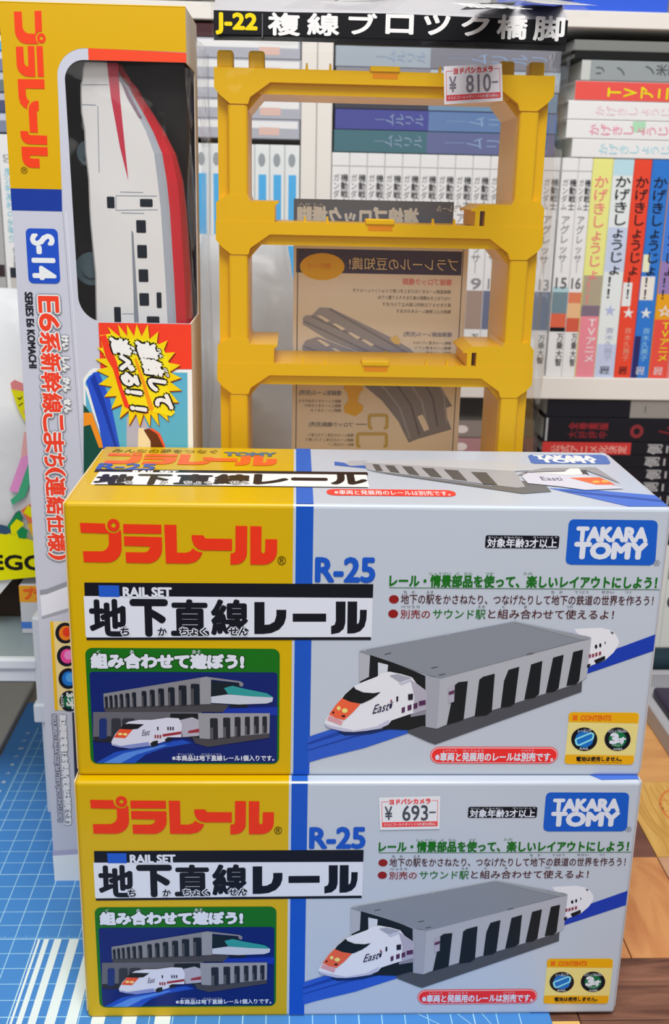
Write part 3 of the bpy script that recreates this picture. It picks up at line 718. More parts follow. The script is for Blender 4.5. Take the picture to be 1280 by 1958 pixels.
# rotated wordmark: text runs downwards
ul, ur = tu(25, 20)[0], tu(89, 20)[0]; vt, vb_ = tu(57, 20)[1], tu(66, 321)[1]
ul, ur = P.p(33, 150)[0], P.p(88, 150)[0]
ul = P.p(30, 100)[0]; ur = P.p(89, 100)[0]
logo(P, (ur, vt), (0, vb_-vt), (ul-ur, 0), ink(206, 54, 22), 3); P.build('logo_lettering', tb_, 'orange-red wordmark running down the edge')
P.text('®', 40, 319, 53, 332, ink(90, 66, 0), rot=True)
P.build('registered_mark', tb_)
# number badge
bb0 = P.rectuv(52, 437, 113, 542); P.ruv(bb0[0], bb0[1], bb0[2], bb0[3], ink(28, 68, 166), 2, r=.0022)
P.text('S-14', 62, 449, 104, 533, ink(196, 200, 214), 3, .0, .00055, rot=True); P.build('number_badge', tb_, 'blue badge with white number')
P.text('SERIES E6 KOMACHI', 52, 559, 66, 703, ink(20, 20, 30), 3, .02, .00012, rot=True)
P.build('series_lettering', tb_)
s = 'E6系新幹線こまち(連結仕様)'
ys_ = [566, 599, 634, 675, 711, 751, 790, 826, 866, 893, 911, 949, 984, 1018, 1055, 1071]
gra = ink(120, 124, 134); w2 = ink(200, 204, 214); rd = ink(206, 56, 34)
for i, ch in enumerate(s):
    ya, yb = ys_[i], ys_[i+1]
    sh = (ya-566)*.039
    P.text(ch, 75+sh, ya+1, 112+sh, yb-2, rd, 8, .0, .00032, rot=True, outline=w2, ow=.0009, out2=gra, ow2=.0014)
for s, ya in (('けい', 642), ('しん', 683), ('かん', 722), ('せん', 762)): P.text(s, 119+(ya-642)*.04, ya, 131+(ya-642)*.04, ya+26, w2, 8, .02, .00025, rot=True, outline=gra, ow=.0006)
P.build('title_lettering', tb_, 'red outlined title lettering running down')
# curved bands lower down
P.line([(120, 405), (150, 800), (166, 1000)], .0003, ink(140, 143, 154), 1); P.line([(126, 405), (156, 800)], .0003, ink(190, 192, 204), 1)
P.poly([(76, 1128), (90, 1126), (132, 1110), (170, 1094), (170, 1102), (132, 1120), (90, 1136), (77, 1138)], ink(126, 128, 138), 2)
P.poly([(77, 1138), (90, 1136), (132, 1120), (170, 1102), (170, 1140), (132, 1162), (80, 1178)], ink(192, 194, 206), 2)
P.poly([(80, 1178), (132, 1162), (170, 1140), (170, 1146), (132, 1168), (80, 1183)], ink(140, 142, 152), 2)
P.poly([(96, 1188), (200, 1188), (200, 1358), (106, 1358)], ink(206, 184, 128), 2); P.poly([(96, 1188), (102, 1188), (111, 1358), (105, 1358)], ink(206, 160, 12), 3)
for (x, y, c, d) in ((125, 1210, ink(214, 110, 24), ink(196, 50, 24)), (128, 1254, ink(206, 60, 130), ink(226, 120, 176)), (131, 1297, ink(24, 100, 180), ink(70, 140, 210)), (133, 1340, ink(14, 84, 50), ink(30, 110, 70))):
    P.ell(x, y, 19, 20, blk, 4); P.ell(x+1, y, 13, 14, c, 5); P.ell(x+3, y-2, 8, 9, d, 6, 12)
P.text('3才', 128, 1324, 142, 1354, w2, 8, .04, .0002, rot=True)
P.text('AGES', 117, 1326, 122, 1352, w2, 7, .02, rot=True)
P.build('contents_panel', tb_, 'cream strip with a column of round coloured marks')
P.poly([(138, 1362), (170, 1362), (170, 1590), (147, 1590)], ink(40, 42, 54), 2)
P.text('単3形乾電池1本使用(電池は別売です)', 117, 1366, 132, 1576, ink(196, 198, 210), 6, .02, .0003, rot=True, outline=ink(70, 74, 90), ow=.0005)
P.text('REQUIRES 1 R6(AA SIZE) BATTERY (NOT INCLUDED)', 104, 1366, 114, 1570, ink(170, 172, 188), 6, .02, .0001, rot=True, outline=ink(60, 64, 80), ow=.0004)
P.build('battery_note', tb_, 'outlined note lettering running down')
P.poly([(101, 1627), (170, 1622), (170, 1632), (101, 1636)], ink(150, 148, 172), 2); P.poly([(101, 1636), (170, 1632), (170, 1686), (105, 1686)], ink(200, 204, 222), 2)
P.build('white_foot_print', tb_)
# sleeve picture lower right
P.tr = T(170, 600, 6.09524)
P.polyuv([(P.p(120, 300)[0], wb-.0002), (TW, wb-.0002), (TW, P.p(900, 640)[1]), (P.p(120, 300)[0], P.p(120, 640)[1])], ink(206, 54, 34), 2)
vbt = P.p(500, 1700)[1]-.02
P.polyuv([(P.p(-70, 1700)[0]+.001, vbt), (TW, vbt), (TW, P.p(900, 645)[1]), (P.p(200, 645)[0], P.p(200, 645)[1]), (P.p(60, 620)[0], P.p(60, 632)[1]), (P.p(0, 640)[0]+.0004, P.p(0, 660)[1]), (P.p(-70, 700)[0], P.p(-70, 760)[1])], w2, 2)
P.polyuv([(P.p(-50, 1700)[0]+.001, vbt), (P.p(1150, 1600)[0], vbt), (P.p(1150, 700)[0], P.p(1150, 685)[1]), (P.p(100, 700)[0], P.p(100, 675)[1]), (P.p(0, 720)[0], P.p(0, 725)[1]), (P.p(-40, 800)[0], P.p(-40, 800)[1])], ink(76, 150, 178), 3)
P.poly([(-60, 1050), (30, 1170), (180, 1540), (140, 1900), (-60, 1900)], ink(20, 66, 54), 4)
P.poly([(-60, 1150), (40, 1150), (180, 1560), (120, 1560), (20, 1290), (-60, 1310)], ink(214, 124, 30), 5)
P.poly([(-60, 800), (40, 1130), (160, 1460), (215, 1700), (270, 1700), (150, 1300), (20, 900)], w2, 5)
P.poly([(-30, 780), (60, 680), (120, 675), (250, 1000), (360, 1540), (420, 1900), (230, 1900), (120, 1300)], ink(34, 70, 176), 6)
P.poly([(20, 760), (70, 700), (180, 1000), (330, 1540), (300, 1540), (150, 1080)], ink(22, 48, 140), 7)
P.poly([(440, 1200), (640, 1200), (700, 1330), (700, 1900), (440, 1900)], ink(150, 150, 168), 4)
P.poly([(580, 1330), (650, 1330), (730, 1480), (720, 1900), (560, 1900)], ink(200, 186, 150), 5)
P.poly([(640, 1350), (700, 1335), (800, 1380), (880, 1540), (880, 1900), (740, 1900), (720, 1480)], ink(84, 44, 24), 6)
P.poly([(700, 1335), (740, 1330), (830, 1390), (890, 1530), (890, 1900), (868, 1900), (868, 1540), (800, 1400)], ink(206, 76, 44), 7)
P.build('sleeve_picture', tb_, 'printed sleeve with red block and blue sky scene')
# starburst
sp = []
cxs, cys = 600, 700; NS = 26
tips = [(340, 120), (445, 122), (560, 120), (690, 122), (812, 205), (920, 308), (1008, 445), (1070, 595), (1080, 745), (1085, 890), (1050, 1030), (930, 1250), (820, 1305), (715, 1310), (595, 1310), (470, 1300), (360, 1215), (262, 1105), (180, 965), (115, 820), (85, 655), (75, 525), (95, 385), (140, 260), (225, 150)]
pts = []
for i, (x, y) in enumerate(tips):
    pts.append((x, y)); x2, y2 = tips[(i+1) % len(tips)]; mx, my = (x+x2)/2, (y+y2)/2
    pts.append((cxs+(mx-cxs)*.72, cys+(my-cys)*.76))
P.poly([(x+9, y+12) for x, y in pts], ink(120, 40, 20), 8)
P.poly(pts, ink(228, 178, 10), 9)
P.poly([(135, 250), (250, 230), (480, 290), (760, 300), (880, 420), (960, 640), (900, 800), (960, 950), (1005, 1150), (960, 1190), (740, 1140), (600, 1140), (440, 1100), (370, 900), (290, 640), (180, 480)], ink(238, 190, 20), 10)
P.poly([(135, 260), (200, 240), (330, 560), (390, 850), (480, 1080), (700, 1110), (690, 1160), (500, 1120), (420, 1080), (350, 860), (285, 640), (200, 500)], ink(206, 50, 30), 11)
P.poly([(530, 520), (560, 520), (640, 740), (760, 1100), (735, 1140), (700, 1100), (620, 800)], ink(236, 130, 20), 11)
def slanted(P, chars, x0, y0, dx, dy, wx, wy, m, fatc, ol, ow):
    """chars run along (dx,dy) per char, rotated 90 deg clockwise; glyph up vector is (wx,wy)"""
    for i, ch in enumerate(chars):
        a = P.p(x0+dx*i, y0+dy*i); b = P.p(x0+dx*(i+.92), y0+dy*(i+.92)); c = P.p(x0+dx*i+wx, y0+dy*i+wy)
        X = (b[0]-a[0], b[1]-a[1]); Y = (c[0]-a[0], c[1]-a[1])
        P.frame(ch, a, X, Y, ol, 12, .02, ow, em=(0, -.1, .98, .88)); P.frame(ch, a, X, Y, m, 14, .04, fatc, em=(0, -.1, .98, .88))
k0 = ink(16, 14, 16)
slanted(P, '連結して', 545, 320, 62, 196, 230, 30, w2, .0005, k0, .0014)
slanted(P, '遊べる！！', 245, 275, 55, 192, 220, 30, w2, .0005, k0, .0014)
slanted(P, 'れん', 790, 400, 22, 58, 50, 8, w2, .0001, k0, .0006); slanted(P, 'けつ', 868, 625, 20, 54, 44, 8, w2, .0001, k0, .0006); slanted(P, 'あそ', 486, 370, 22, 50, 44, 8, w2, .0001, k0, .0006)
P.build('starburst_lettering', tb_, 'yellow starburst with slanted white lettering')
P.tr = lambda x, y: (x, y)

# black tray inside and the train
trb = empty('black_tray', ((TX0+TX1)/2, .135, MT+.001), 'dark plastic tray behind the toy train in the tall carton', 'tray')
bm = bmesh.new(); add_box(bm, TX0+.002, TX1-.002, TY1-.008, TY1-.0012, MT+.001, TZ1-.002); add_box(bm, TX0+.001, TX0+.004, TY0+.012, TY1-.008, MT+.001, TZ1-.002)
add_box(bm, TX0+.004, TX1-.002, TY0+.014, TY1-.008, TZ1-.006, TZ1-.002)
bm_obj('tray_shell', bm, mat((40, 33, 32), .6, .25), trb)
tr_ = empty('toy_train', (.018, .125, MT+.12), 'white and red toy bullet train seen through the carton window, nose up', 'toy train')
twm = mat((184, 192, 204), .5, .3, .3, name='white_plastic'); trm = mat((176, 34, 46), .55, .3, .3, name='red_plastic')
TF = .1065
def tx_(px, py): d = seen(px, py); t = (TF-CAM.y)/d.y; Pt = CAM+d*t; return Pt.x, Pt.z
prof = [(183, 700, 325), (183, 619, 325), (181, 525, 320), (172, 431, 314), (170, 400, 312), (168, 344, 306), (162, 290, 299), (160, 250, 284), (154, 215, 267), (153, 180, 248), (153, 162, 240), (156, 150, 230), (157, 130, 218), (160, 119, 212)]
secs = []
for xl, y, xr in prof:
    x0, z = tx_(xl, y); x1, _ = tx_(xr, y); secs.append((z, x0, x1))
secs.insert(0, (MT+.12, secs[0][1], secs[0][2]))
bm = bmesh.new(); rings = []
for z, x0, x1 in secs:
    tp = min(1, max(.25, (TZ1-z)/.10)); yb = TF+.002+.030*tp+.002
    rf = .006 if z < .36 else .006*max(.4, (TZ1-z)/.07)
    rf *= 1.45
    cs = [(x0, TF+.001), (x0+.0008, TF), (x1-.001, TF), (x1+rf*.18, TF+.0012), (x1+rf*.32, TF+.0022), (x1+rf*.8, TF+.007), (x1+rf, TF+.014*tp+.003), (x1+rf, yb-.010*tp), (x1+rf*.7, yb-.004), (x1, yb), (x0, yb)]
    rings.append([bm.verts.new((x, y, z)) for x, y in cs])
for a, b in zip(rings[:-1], rings[1:]):
    n = len(a)
    for j in range(n):
        f = bm.faces.new([a[j], a[(j+1) % n], b[(j+1) % n], b[j]]); f.smooth = True
        f.material_index = 1 if j in (4, 5, 6, 7, 8) else (2 if j in (2, 3) else 0)
bm.faces.new(rings[0][::-1]); bm.faces.new(rings[-1]).material_index = 1; fix(bm)
bo = bm_obj('body', bm, [twm, trm, mat((140, 146, 156), .55, .3, .2)], tr_)
P = Print(Face((0, TF, 0), (1, 0, 0), (0, 0, 1))); P.tr = T(0, 0, 3.2)
P.poly([(655, 385), (722, 385), (735, 600), (760, 850), (786, 1105), (735, 900), (680, 600)], ink(176, 44, 66), 2)
P.poly([(735, 490), (770, 530), (800, 590), (870, 720), (850, 720), (780, 600)], ink(120, 100, 116), 2)
P.build('red_stripe', tr_, 'red wedge stripe on the white side')
P.tr = lambda x, y: (x, y)
sh = ink(132, 140, 152)
for q in ([(156, 162), (208, 162)], [(157, 200), (184, 201)], [(230, 367), (274, 368)], [(232, 407), (276, 408)], [(222, 374), (300, 375)], [(222, 402), (302, 401)], [(252, 441), (258, 617)], [(222, 374), (222, 402)], [(234, 600), (262, 600)], [(187, 203), (190, 330)]): P.line(q, .00035, sh, 1)
P.poly([(252, 441), (255, 445), (266, 620), (257, 620)], ink(118, 124, 134), 1)
P.build('panel_lines', tr_)
kw = mat((14, 22, 32), .6, .2, name='black_plastic')
for (x, y, a, b) in ((212, 387, 7, 11), (280, 388, 12, 7.5), (270, 433, 9, 12), (272, 481, 9, 12.5), (274.5, 527, 9, 12), (276, 572.5, 9, 12), (304.5, 574, 4.5, 15), (225, 602, 6, 15), (293, 612, 12, 7)):
    p0 = tx_(x-a, y+b); p1 = tx_(x+a, y-b)
    box('window', p0[0], p1[0], TF-.0003, TF+.0004, p0[1], p1[1], kw, tr_, .0005, 2)
for px_, py_, rr in ((166, 292, .0056), (170, 516, .0075), (168, 238, .004)):
    x, z = tx_(px_, py_); bm = bmesh.new()
    tube(bm, [(x, TF+.006, z), (x, TF+.010, z)], rr, 20); tube(bm, [(x, TF+.0052, z), (x, TF+.006, z)], rr*.55, 16)
    bm_obj('wheel', bm, mat((62, 78, 86), .55, .35), tr_)
P = None

# ------------------------------------------------------------ pier pack
PY = .115; PD = .046; PX0, PX1 = .0530, .2058
ym = mat((240, 184, 0), .88, .35, .0, name='yellow_plastic')
# translucency of the thin plastic is left to the inner faces
def make_pier(z1, label):
    e = empty('block_pier', ((PX0+PX1)/2, PY+PD/2, z1-.066), label, 'toy bridge pier', 'yellow piers stacked in the clear pack')
    a, b = PX0, PX1
    def prism(name, pts, y0, y1, par=e):
        bm = bmesh.new(); add_prism(bm, pts, y0, y1); fix(bm); return bm_obj(name, bm, ym, par)
    zt = z1; hb = .0057
    # deep frame: beam, shoulders and columns
    prism('beam', [(a+.0006, zt-.0004), (b-.0006, zt-.0004), (b-.0006, zt-.009), (b-.0165, zt-.009), (b-.0200, zt-.0105), (a+.0200, zt-.0105), (a+.0165, zt-.0085), (a+.0006, zt-.009)], PY+.003, PY+PD)
    prism('front_rib', [(a, zt), (b, zt), (b, zt-.0085), (b-.0025, zt-.0115), (b-.0070, zt-.0150), (b-.0150, zt-.0150), (b-.0160, zt-.0120), (b-.0250, zt-hb), (a+.0250, zt-hb), (a+.0160, zt-.0120), (a+.0150, zt-.0150), (a+.0070, zt-.0150), (a+.0025, zt-.0115), (a, zt-.0085)], PY, PY+.0042)
    for s in (0, 1):
        f = (lambda x: a+x) if s == 0 else (lambda x: b-x)
        bm = bmesh.new()
        xa, xb = sorted((f(.0012), f(.0150))); add_box(bm, xa, xb, PY+.0045, PY+PD, zt-.057, zt-.009)
        bm_obj('column', bm, ym, e)
        bm = bmesh.new(); xa, xb = sorted((f(.0058), f(.0148))); add_box(bm, xa, xb, PY+.0004, PY+.0060, zt-.0580, zt-.0145, .0014, 3)
        bm_obj('column_rib', bm, ym, e)
        # chamfer gusset inside the corner, full depth
        x1 = f(.0150); x2 = f(.0215)
        prism('gusset', [(x1, zt-.0175), (x2, zt-.0100), (x1, zt-.0100)], PY+.006, PY+PD)
        # foot
        if s == 0:
            bm = bmesh.new(); add_prism(bm, [(a+.0003, zt-.0657), (a+.0272, zt-.0657), (a+.0272, zt-.0585), (a+.0288, zt-.0575), (a+.0288, zt-.0567), (a+.0158, zt-.0567), (a+.0148, zt-.0540), (a+.0058, zt-.0540), (a+.0003, zt-.0575)], PY+.0002, PY+PD); fix(bm)
        else:
            bm = bmesh.new(); add_prism(bm, [(b-.0003, zt-.0657), (b-.0003, zt-.0575), (b-.0030, zt-.0540), (b-.0148, zt-.0540), (b-.0158, zt-.0560), (b-.0300, zt-.0560), (b-.0345, zt-.0585), (b-.0345, zt-.0592), (b-.0325, zt-.0592), (b-.0325, zt-.0657), (b-.0303, zt-.0657), (b-.0303, zt-.0590), (b-.0280, zt-.0590), (b-.0280, zt-.0657)], PY+.0002, PY+PD-.01); fix(bm)
        bm_obj('foot', bm, ym, e)
        # pegs
        for x in (.0012, .0152):
            xa, xb = sorted((f(x), f(x+.0072))); y0 = PY+.012 if s == 0 else PY+.026
            box('peg', xa, xb, y0-.009, y0, zt-.0004, zt+.0075, ym, e, .0012, 2)
    m = (a+b)/2
    box('centre_tab', m-.0070, m+.0064, PY-.0008, PY+.010, zt-.0004, zt+.0021, ym, e, .0004)
    box('slot_shade', m-.0058, m+.0055, PY-.0001, PY+.0006, zt-.0031, zt-.0009, mat((196, 118, 4), .6, .5), e)  # recess shade put into the colour of a thin darker plate
    for dx in (-.0352, -.0247, .0245, .0345):
        bm = bmesh.new(); add_prism(bm, [(m+dx-.0007, zt-.0003), (m+dx+.0007, zt-.0003), (m+dx+.0003, zt+.0028), (m+dx-.0003, zt+.0028)], PY+.001, PY+.004); fix(bm)
        bm_obj('spike', bm, ym, e)
    return e
labs = ['topmost yellow bridge pier in the clear pack, behind the price sticker', 'second yellow bridge pier from the top in the clear pack', 'third yellow bridge pier from the top, its columns ending behind the white carton',
        'yellow bridge pier low in the clear pack, hidden behind the stacked cartons']
pier0 = make_pier(.4098, labs[0])
for k in range(1, 6):
    c = pier0.copy(); COL.objects.link(c); c.location.z -= .0657*k; c['label'] = labs[min(k, 3)]
    for ch in pier0.children:
        d = ch.copy(); COL.objects.link(d); d.parent = c
pack = empty('clear_pack', (.130, .14, MT), 'clear plastic pack holding the yellow bridge piers, black header card on top', 'package')
bag = clear_film('pack_film', .015, .0, (.99, .99, .99), .6, 26, (.8, .8, .82))
bm = bmesh.new()
BX0, BX1, BY0, BY1 = .0478, .2092, .1085, .1680
NX, NY, NZ = 10, 4, 30
rings = []
for j in range(NZ+1):
    t = j/NZ; z = MT+.0005+(.4225-MT)*t
    sx0 = BX0-.002*max(0, (t-.3))-.0008*math.sin(j*.9); sx1 = BX1+.0025*max(0, t-.6)+.0006*math.sin(j*1.3)
    ring = []
    for i in range(NX+1): ring.append((sx0+(sx1-sx0)*i/NX, BY0-.0006*abs(math.sin(i*1.1+j*.35)), z))
    for i in range(1, NY): ring.append((sx1+.0014*math.sin(j*.8+i), BY0+(BY1-BY0)*i/NY, z))
    for i in range(NX+1): ring.append((sx1+(sx0-sx1)*i/NX, BY1+.0012*math.sin(i*2+j*.6), z))
    for i in range(1, NY): ring.append((sx0-.0014*math.sin(j*.8+i), BY1+(BY0-BY1)*i/NY, z))
    rings.append([bm.verts.new(p) for p in ring])
for r0, r1 in zip(rings[:-1], rings[1:]):
    n = len(r0)
    for i in range(n): bm.faces.new([r0[i], r0[(i+1) % n], r1[(i+1) % n], r1[i]])
bm.faces.new(rings[0][::-1]); fix(bm)
bm_obj('bag', bm, bag, pack, True)
# side fins of the bag
bm = bmesh.new()
for x, s in ((BX0, -1), (BX1, 1)):
    pr = None
    for j in range(24):
        z = .0005+MT+.42*j/23; a_ = bm.verts.new((x+s*(.0012+.0006*math.sin(j*.9)), BY1-.002, z)); b_ = bm.verts.new((x+s*.001, BY1, z))
        if pr: bm.faces.new([pr[0], a_, b_, pr[1]])
        pr = (a_, b_)
bm_obj('bag_fin', bm, bag, pack, True)
# header card: front band, then leaning back
hf = Face((0, BY0-.0006, 0), (1, 0, 0), (0, 0, 1)); hu = lambda x, y: hf.uv(x, y)
z0h = .4205; z1h = .4325; hx0, hx1 = hu(408, 60)[0], hu(1088, 70)[0]
card = mat((176, 174, 178), .80, .35, .2, name='header_card'); hb_ = mat((14, 14, 18), .6, .3, .3, name='header_black')
bm = bmesh.new()
for i in range(17):
    x = hx0+(hx1-hx0)*i/16; e_ = .002*math.sin(i*.8)
    lean = .004*abs(i/8-1)**3
    pf_ = [(x, BY0-.0006+lean, z0h-.0008*i/16), (x, BY0-.0004+lean, z1h-.001*abs(i/8-1)), (x, BY0+.0016+lean, z1h+.0012), (x, BY0+.018, z1h+.008+e_), (x, BY0+.045, z1h+.0125+e_*.6), (x, BY0+.052, z1h+.012), (x, BY0+.046, z1h+.0115), (x, BY0+.018, z1h+.007), (x, BY0+.003, z1h-.001), (x, BY0+.001+lean, z0h)]
    row = [bm.verts.new(p) for p in pf_]
    if i:
        for k in range(len(row)):
            k2 = (k+1) % len(row); f = bm.faces.new([pr[k], row[k], row[k2], pr[k2]]); f.material_index = 1 if k == 0 else 0
    else: bm.faces.new(row)
    pr = row
bm.faces.new(pr[::-1]); fix(bm)
bm_obj('header_card', bm, [card, hb_], pack)
P = Print(Face((0, BY0-.0009, 0), (1, 0, 0), (0, 0, 1)))
P.rect(409, 29, 1086, 74, ink(16, 16, 20), 0)
P.text('J-22', 414, 26, 491, 65, ink(236, 180, 10), 3, .04, .0003)
P.rect(501, 26, 503, 72, ink(90, 90, 94), 1)
hw_ = ink(206, 206, 212)
for ch, x0, x1, y0, y1 in (('複', 514, 573, 26, 67), ('線', 589, 648, 27, 67), ('ブ', 668, 720, 27, 65), ('ロ', 739, 790, 29, 64), ('ッ', 812, 860, 30, 66), ('ク', 884, 935, 30, 68), ('橋', 952, 1008, 30, 74), ('脚', 1022, 1079, 32, 77)):
    P.text(ch, x0, y0, x1, y1, hw_, 3, .02, .0003)
P.build('header_lettering', pack, 'white and yellow lettering on the black header band')
# label prints on the leaning part of the card
lf = Face((0, BY0+.018, z1h+.0083), (1, 0, 0), Vector((0, .027, .0048)).normalized()); P = Print(lf)
P.poly([(880, 20), (905, 7), (990, 4), (975, 16)], ink(40, 42, 48), 2); P.text('対象年齢3才以上', 890, 8, 982, 17, hw_, 3, .02)
P.poly([(995, 8), (1015, -3), (1100, -2), (1090, 8), (1060, 13)], ink(30, 50, 130), 2); P.text('TAKARA TOMY', 1015, 0, 1085, 9, hw_, 3, .03)
P.build('card_marks', pack, 'small black and blue marks on the folded card')
P = Print(Face((0, BY0-.0011, 0), (1, 0, 0), (0, 0, 1)))
q = [P.p(*a) for a in ((849, 127), (960, 121), (962, 193), (850, 200))]
sticker(P, q, '810', mat((226, 222, 230), .84, .4), mat((214, 70, 76), .84, .4), mat((110, 106, 116), .62, .4), 1); P.build('price_sticker', pack, 'white price sticker with grey 810')
# folded top of the bag above the header
bm = bmesh.new(); pr = None
for i in range(15):
    x = hx0-.005+(hx1-hx0+.014)*i/14; k = math.sin(i*1.7)*.0012
    row = [bm.verts.new(p) for p in ((x, BY0-.0010, z1h+.0005), (x, BY0+.003+k*.3, z1h+.0040), (x, BY0+.018, z1h+.0105+k), (x, BY0+.05, z1h+.0155+k), (x, BY1, z1h-.006+k))]
    if pr:
        for a_, b_ in zip(range(4), range(1, 5)): bm.faces.new([pr[a_], row[a_], row[b_], pr[b_]])
    pr = row
bm_obj('bag_fold', bm, clear_film('fold_film', .05, .02, (.97, .97, .97), .7, 40), pack, True)

# instruction sheet, seen from behind
lfy = .1640
ls = empty('instruction_leaflet', (.13, lfy, MT+.10), 'grey-beige instruction leaflet inside the clear pack, print seen reversed', 'leaflet')
F_ = Face((0, lfy-.0003, 0), (1, 0, 0), (0, 0, 1)); P = Print(F_); a = P.rectuv(560, 464, 886, 870)
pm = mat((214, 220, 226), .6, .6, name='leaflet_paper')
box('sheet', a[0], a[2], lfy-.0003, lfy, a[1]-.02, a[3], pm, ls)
P.tr = T(540, 440, 3.5556)
ln = mat((90, 84, 80), .6, .6)
P.rect(96, 135, 1222, 298, ink(66, 62, 92), 1)
for x in (96, 1190): P.rect(x, 135, x+6, 1600, ln, 1)
P.ell(272, 248, 152, 92, ink(224, 166, 40), 2)
P.text('プラレールの豆知識!', 455, 190, 1195, 275, mat((186, 176, 156), .6, .6), 3, .02, mirror=True, outline=ink(40, 36, 66), ow=.0004)
P.text('複線ブロック橋脚', 820, 330, 1155, 375, ink(214, 110, 104), 3, .02, mirror=True); P.text('別売りレール', 170, 222, 330, 262, ink(206, 120, 40), 3, .02, mirror=True)
for i, (s, x0) in enumerate((('複線直線レールをつなげるときに使うジョイントレールです', 478), ('つなげるときは橋脚の高さをそろえて置いてね', 650), ('高さをかえて立体的に組み立てられます', 680), ('橋脚の上に複線レールをのせます', 775))):
    P.text(s, x0, 402+i*46, 1148, 428+i*46, ln, 3, mirror=True)
P.text('複線曲線レール(別売)', 825, 692, 1155, 730, ink(110, 116, 150), 3, .02, mirror=True)
for i, x0 in enumerate((890, 902, 956)): P.text('複線レールを使ってつなぐ'[:12-2*i], x0, 756+i*34, 1150, 778+i*34, ln, 3, mirror=True)
P.text('複線坂レール(別売)', 112, 1088, 402, 1128, ink(100, 104, 130), 3, .02, mirror=True)
for i, x0 in enumerate((112, 152, 192)): P.text('橋脚とレールをくみあわせる'[:13-2*i], x0, 1150+i*32, 400, 1172+i*32, ln, 3, mirror=True)
P.text('ブロック橋脚(別売)', 180, 1305, 482, 1342, ln, 3, .02, mirror=True)
for i, x0 in enumerate((178, 160, 320)): P.text('複線レールの立体こうさに使う'[:14-4*(i == 2)], x0, 1382+i*32, 486, 1404+i*32, ln, 3, mirror=True)
r1 = ink(118, 122, 140); r2 = ink(140, 146, 166); r3 = mat((216, 212, 202), .6, .6)
# track pictures
P.poly([(140, 600), (160, 580), (200, 580), (255, 525), (330, 530), (720, 720), (860, 800), (980, 900), (700, 900), (300, 740), (140, 640)], r2, 2)
P.poly([(135, 790), (160, 750), (240, 725), (700, 900), (360, 900), (140, 820)], r2, 3)
for i, q_ in enumerate(([(150, 620), (700, 880)], [(200, 585), (860, 890)], [(320, 535), (930, 880)], [(150, 790), (430, 900)])): P.line(q_, .0008, r1, 4)
for x, y in ((280, 602), (385, 658), (488, 718), (580, 766), (280, 768), (380, 826)): P.poly([(x-46, y-22), (x-20, y-24), (x+46, y+12), (x+22, y+24)], r3, 5)
P.poly([(560, 1060), (560, 900), (900, 880), (1020, 960), (1110, 1120), (1155, 1195), (1100, 1215), (1150, 1355), (920, 1420), (860, 1445), (790, 1300), (680, 1160)], r1, 2)
for o_ in range(5):
    P.line([(590+o_*85, 1000-o_*14), (700+o_*85, 1080-o_*20), (800+o_*75, 1210-o_*22), (870+o_*62, 1420-o_*28)], .0010, ink(92, 94, 108) if o_ % 2 else r2, 3)
P.poly([(918, 1265), (955, 1252), (1000, 1350), (965, 1368)], r3, 5)
yl_ = ink(216, 168, 50)
P.poly([(430, 1000), (540, 1000), (550, 1080), (520, 1120), (515, 1170), (552, 1195), (545, 1230), (495, 1265), (425, 1240), (420, 1195), (450, 1160), (445, 1110), (420, 1080)], yl_, 5)
P.poly([(680, 830), (720, 820), (710, 850), (650, 850)], yl_, 5); P.poly([(730, 740), (770, 712), (800, 740), (800, 780), (760, 770)], ink(206, 186, 130), 5)
for x0, x1, y0, y1 in ((592, 712, 1258, 1345), (512, 708, 1385, 1470)):
    P.line([(x0+20, y1), (x0, y1), (x0, y0), (x1, y0), (x1, y1), (x1-20, y1)], .0016, ink(176, 160, 90), 4)
P.line([(500, 1320), (575, 1320)], .0004, ln, 4)
P.build('leaflet_print', ls, 'reversed lettering and grey track drawings')
bs = Print(Face((0, BY1-.0015, 0), (1, 0, 0), (0, 0, 1)))
aa = bs.rectuv(562, 383, 868, 420)
bc = empty('back_card', (.13, BY1-.001, aa[1]), 'dark grey card strip with reversed white lettering at the back of the clear pack', 'card')
box('card_strip', aa[0], aa[2], BY1-.0014, BY1-.0009, aa[1]-.008, aa[3], mat((92, 102, 122), .6, .4), bc)
bs.text('複線ブロック橋脚', 570, 396, 800, 436, mat((186, 192, 200), .6, .4), 3, .03, .0003, mirror=True); bs.text('ふくせん', 570, 388, 620, 393, mat((186, 192, 200), .6, .4), 3, mirror=True)
bs.text('プラレール', 835, 393, 886, 405, mat((186, 192, 200), .6, .4), 3, .03, mirror=True)
bs.build('reversed_lettering', bc)

# ------------------------------------------------------------ bookcases and books
BY = .475
whp = mat((200, 196, 190), .62, .45, 0, name='white_melamine')
def bookcase(name, x0, x1, shelves, label, dark=None):
    e = empty(name, ((x0+x1)/2, .60, -.70), label, 'bookcase')
    t = .0118
    box('side_panel', x0, x0+t, BY-.001, .70, -.70, .78, whp, e, .0006); box('side_panel', x1-t, x1, BY-.001, .70, -.70, .78, whp, e, .0006)
    for z0, z1 in shelves: box('shelf_board', x0+t, x1-t, BY, .69, z0, z1, whp, e, .0006)
    box('back_panel', x0+t, x1-t, .6905, .70, -.70, .78, dark or mat((60, 58, 56), .6, .7), e)
    return e
bookcase('bookcase', .1056, .78, [(-.70, -.68), (-.38, -.362), (-.0753, -.057), (.1949, .2133), (.4797, .4916), (.76, .78)], 'white bookcase on the right, behind the yellow piers')
bookcase('bookcase', -.62, .1052, [(-.70, -.68), (-.38, -.362), (-.076, -.058), (.2155, .2325), (.4780, .4900), (.76, .78)], 'white bookcase on the left, behind the tall train carton')
pgm = mat((214, 208, 194), .62, .8, name='paper_edge')
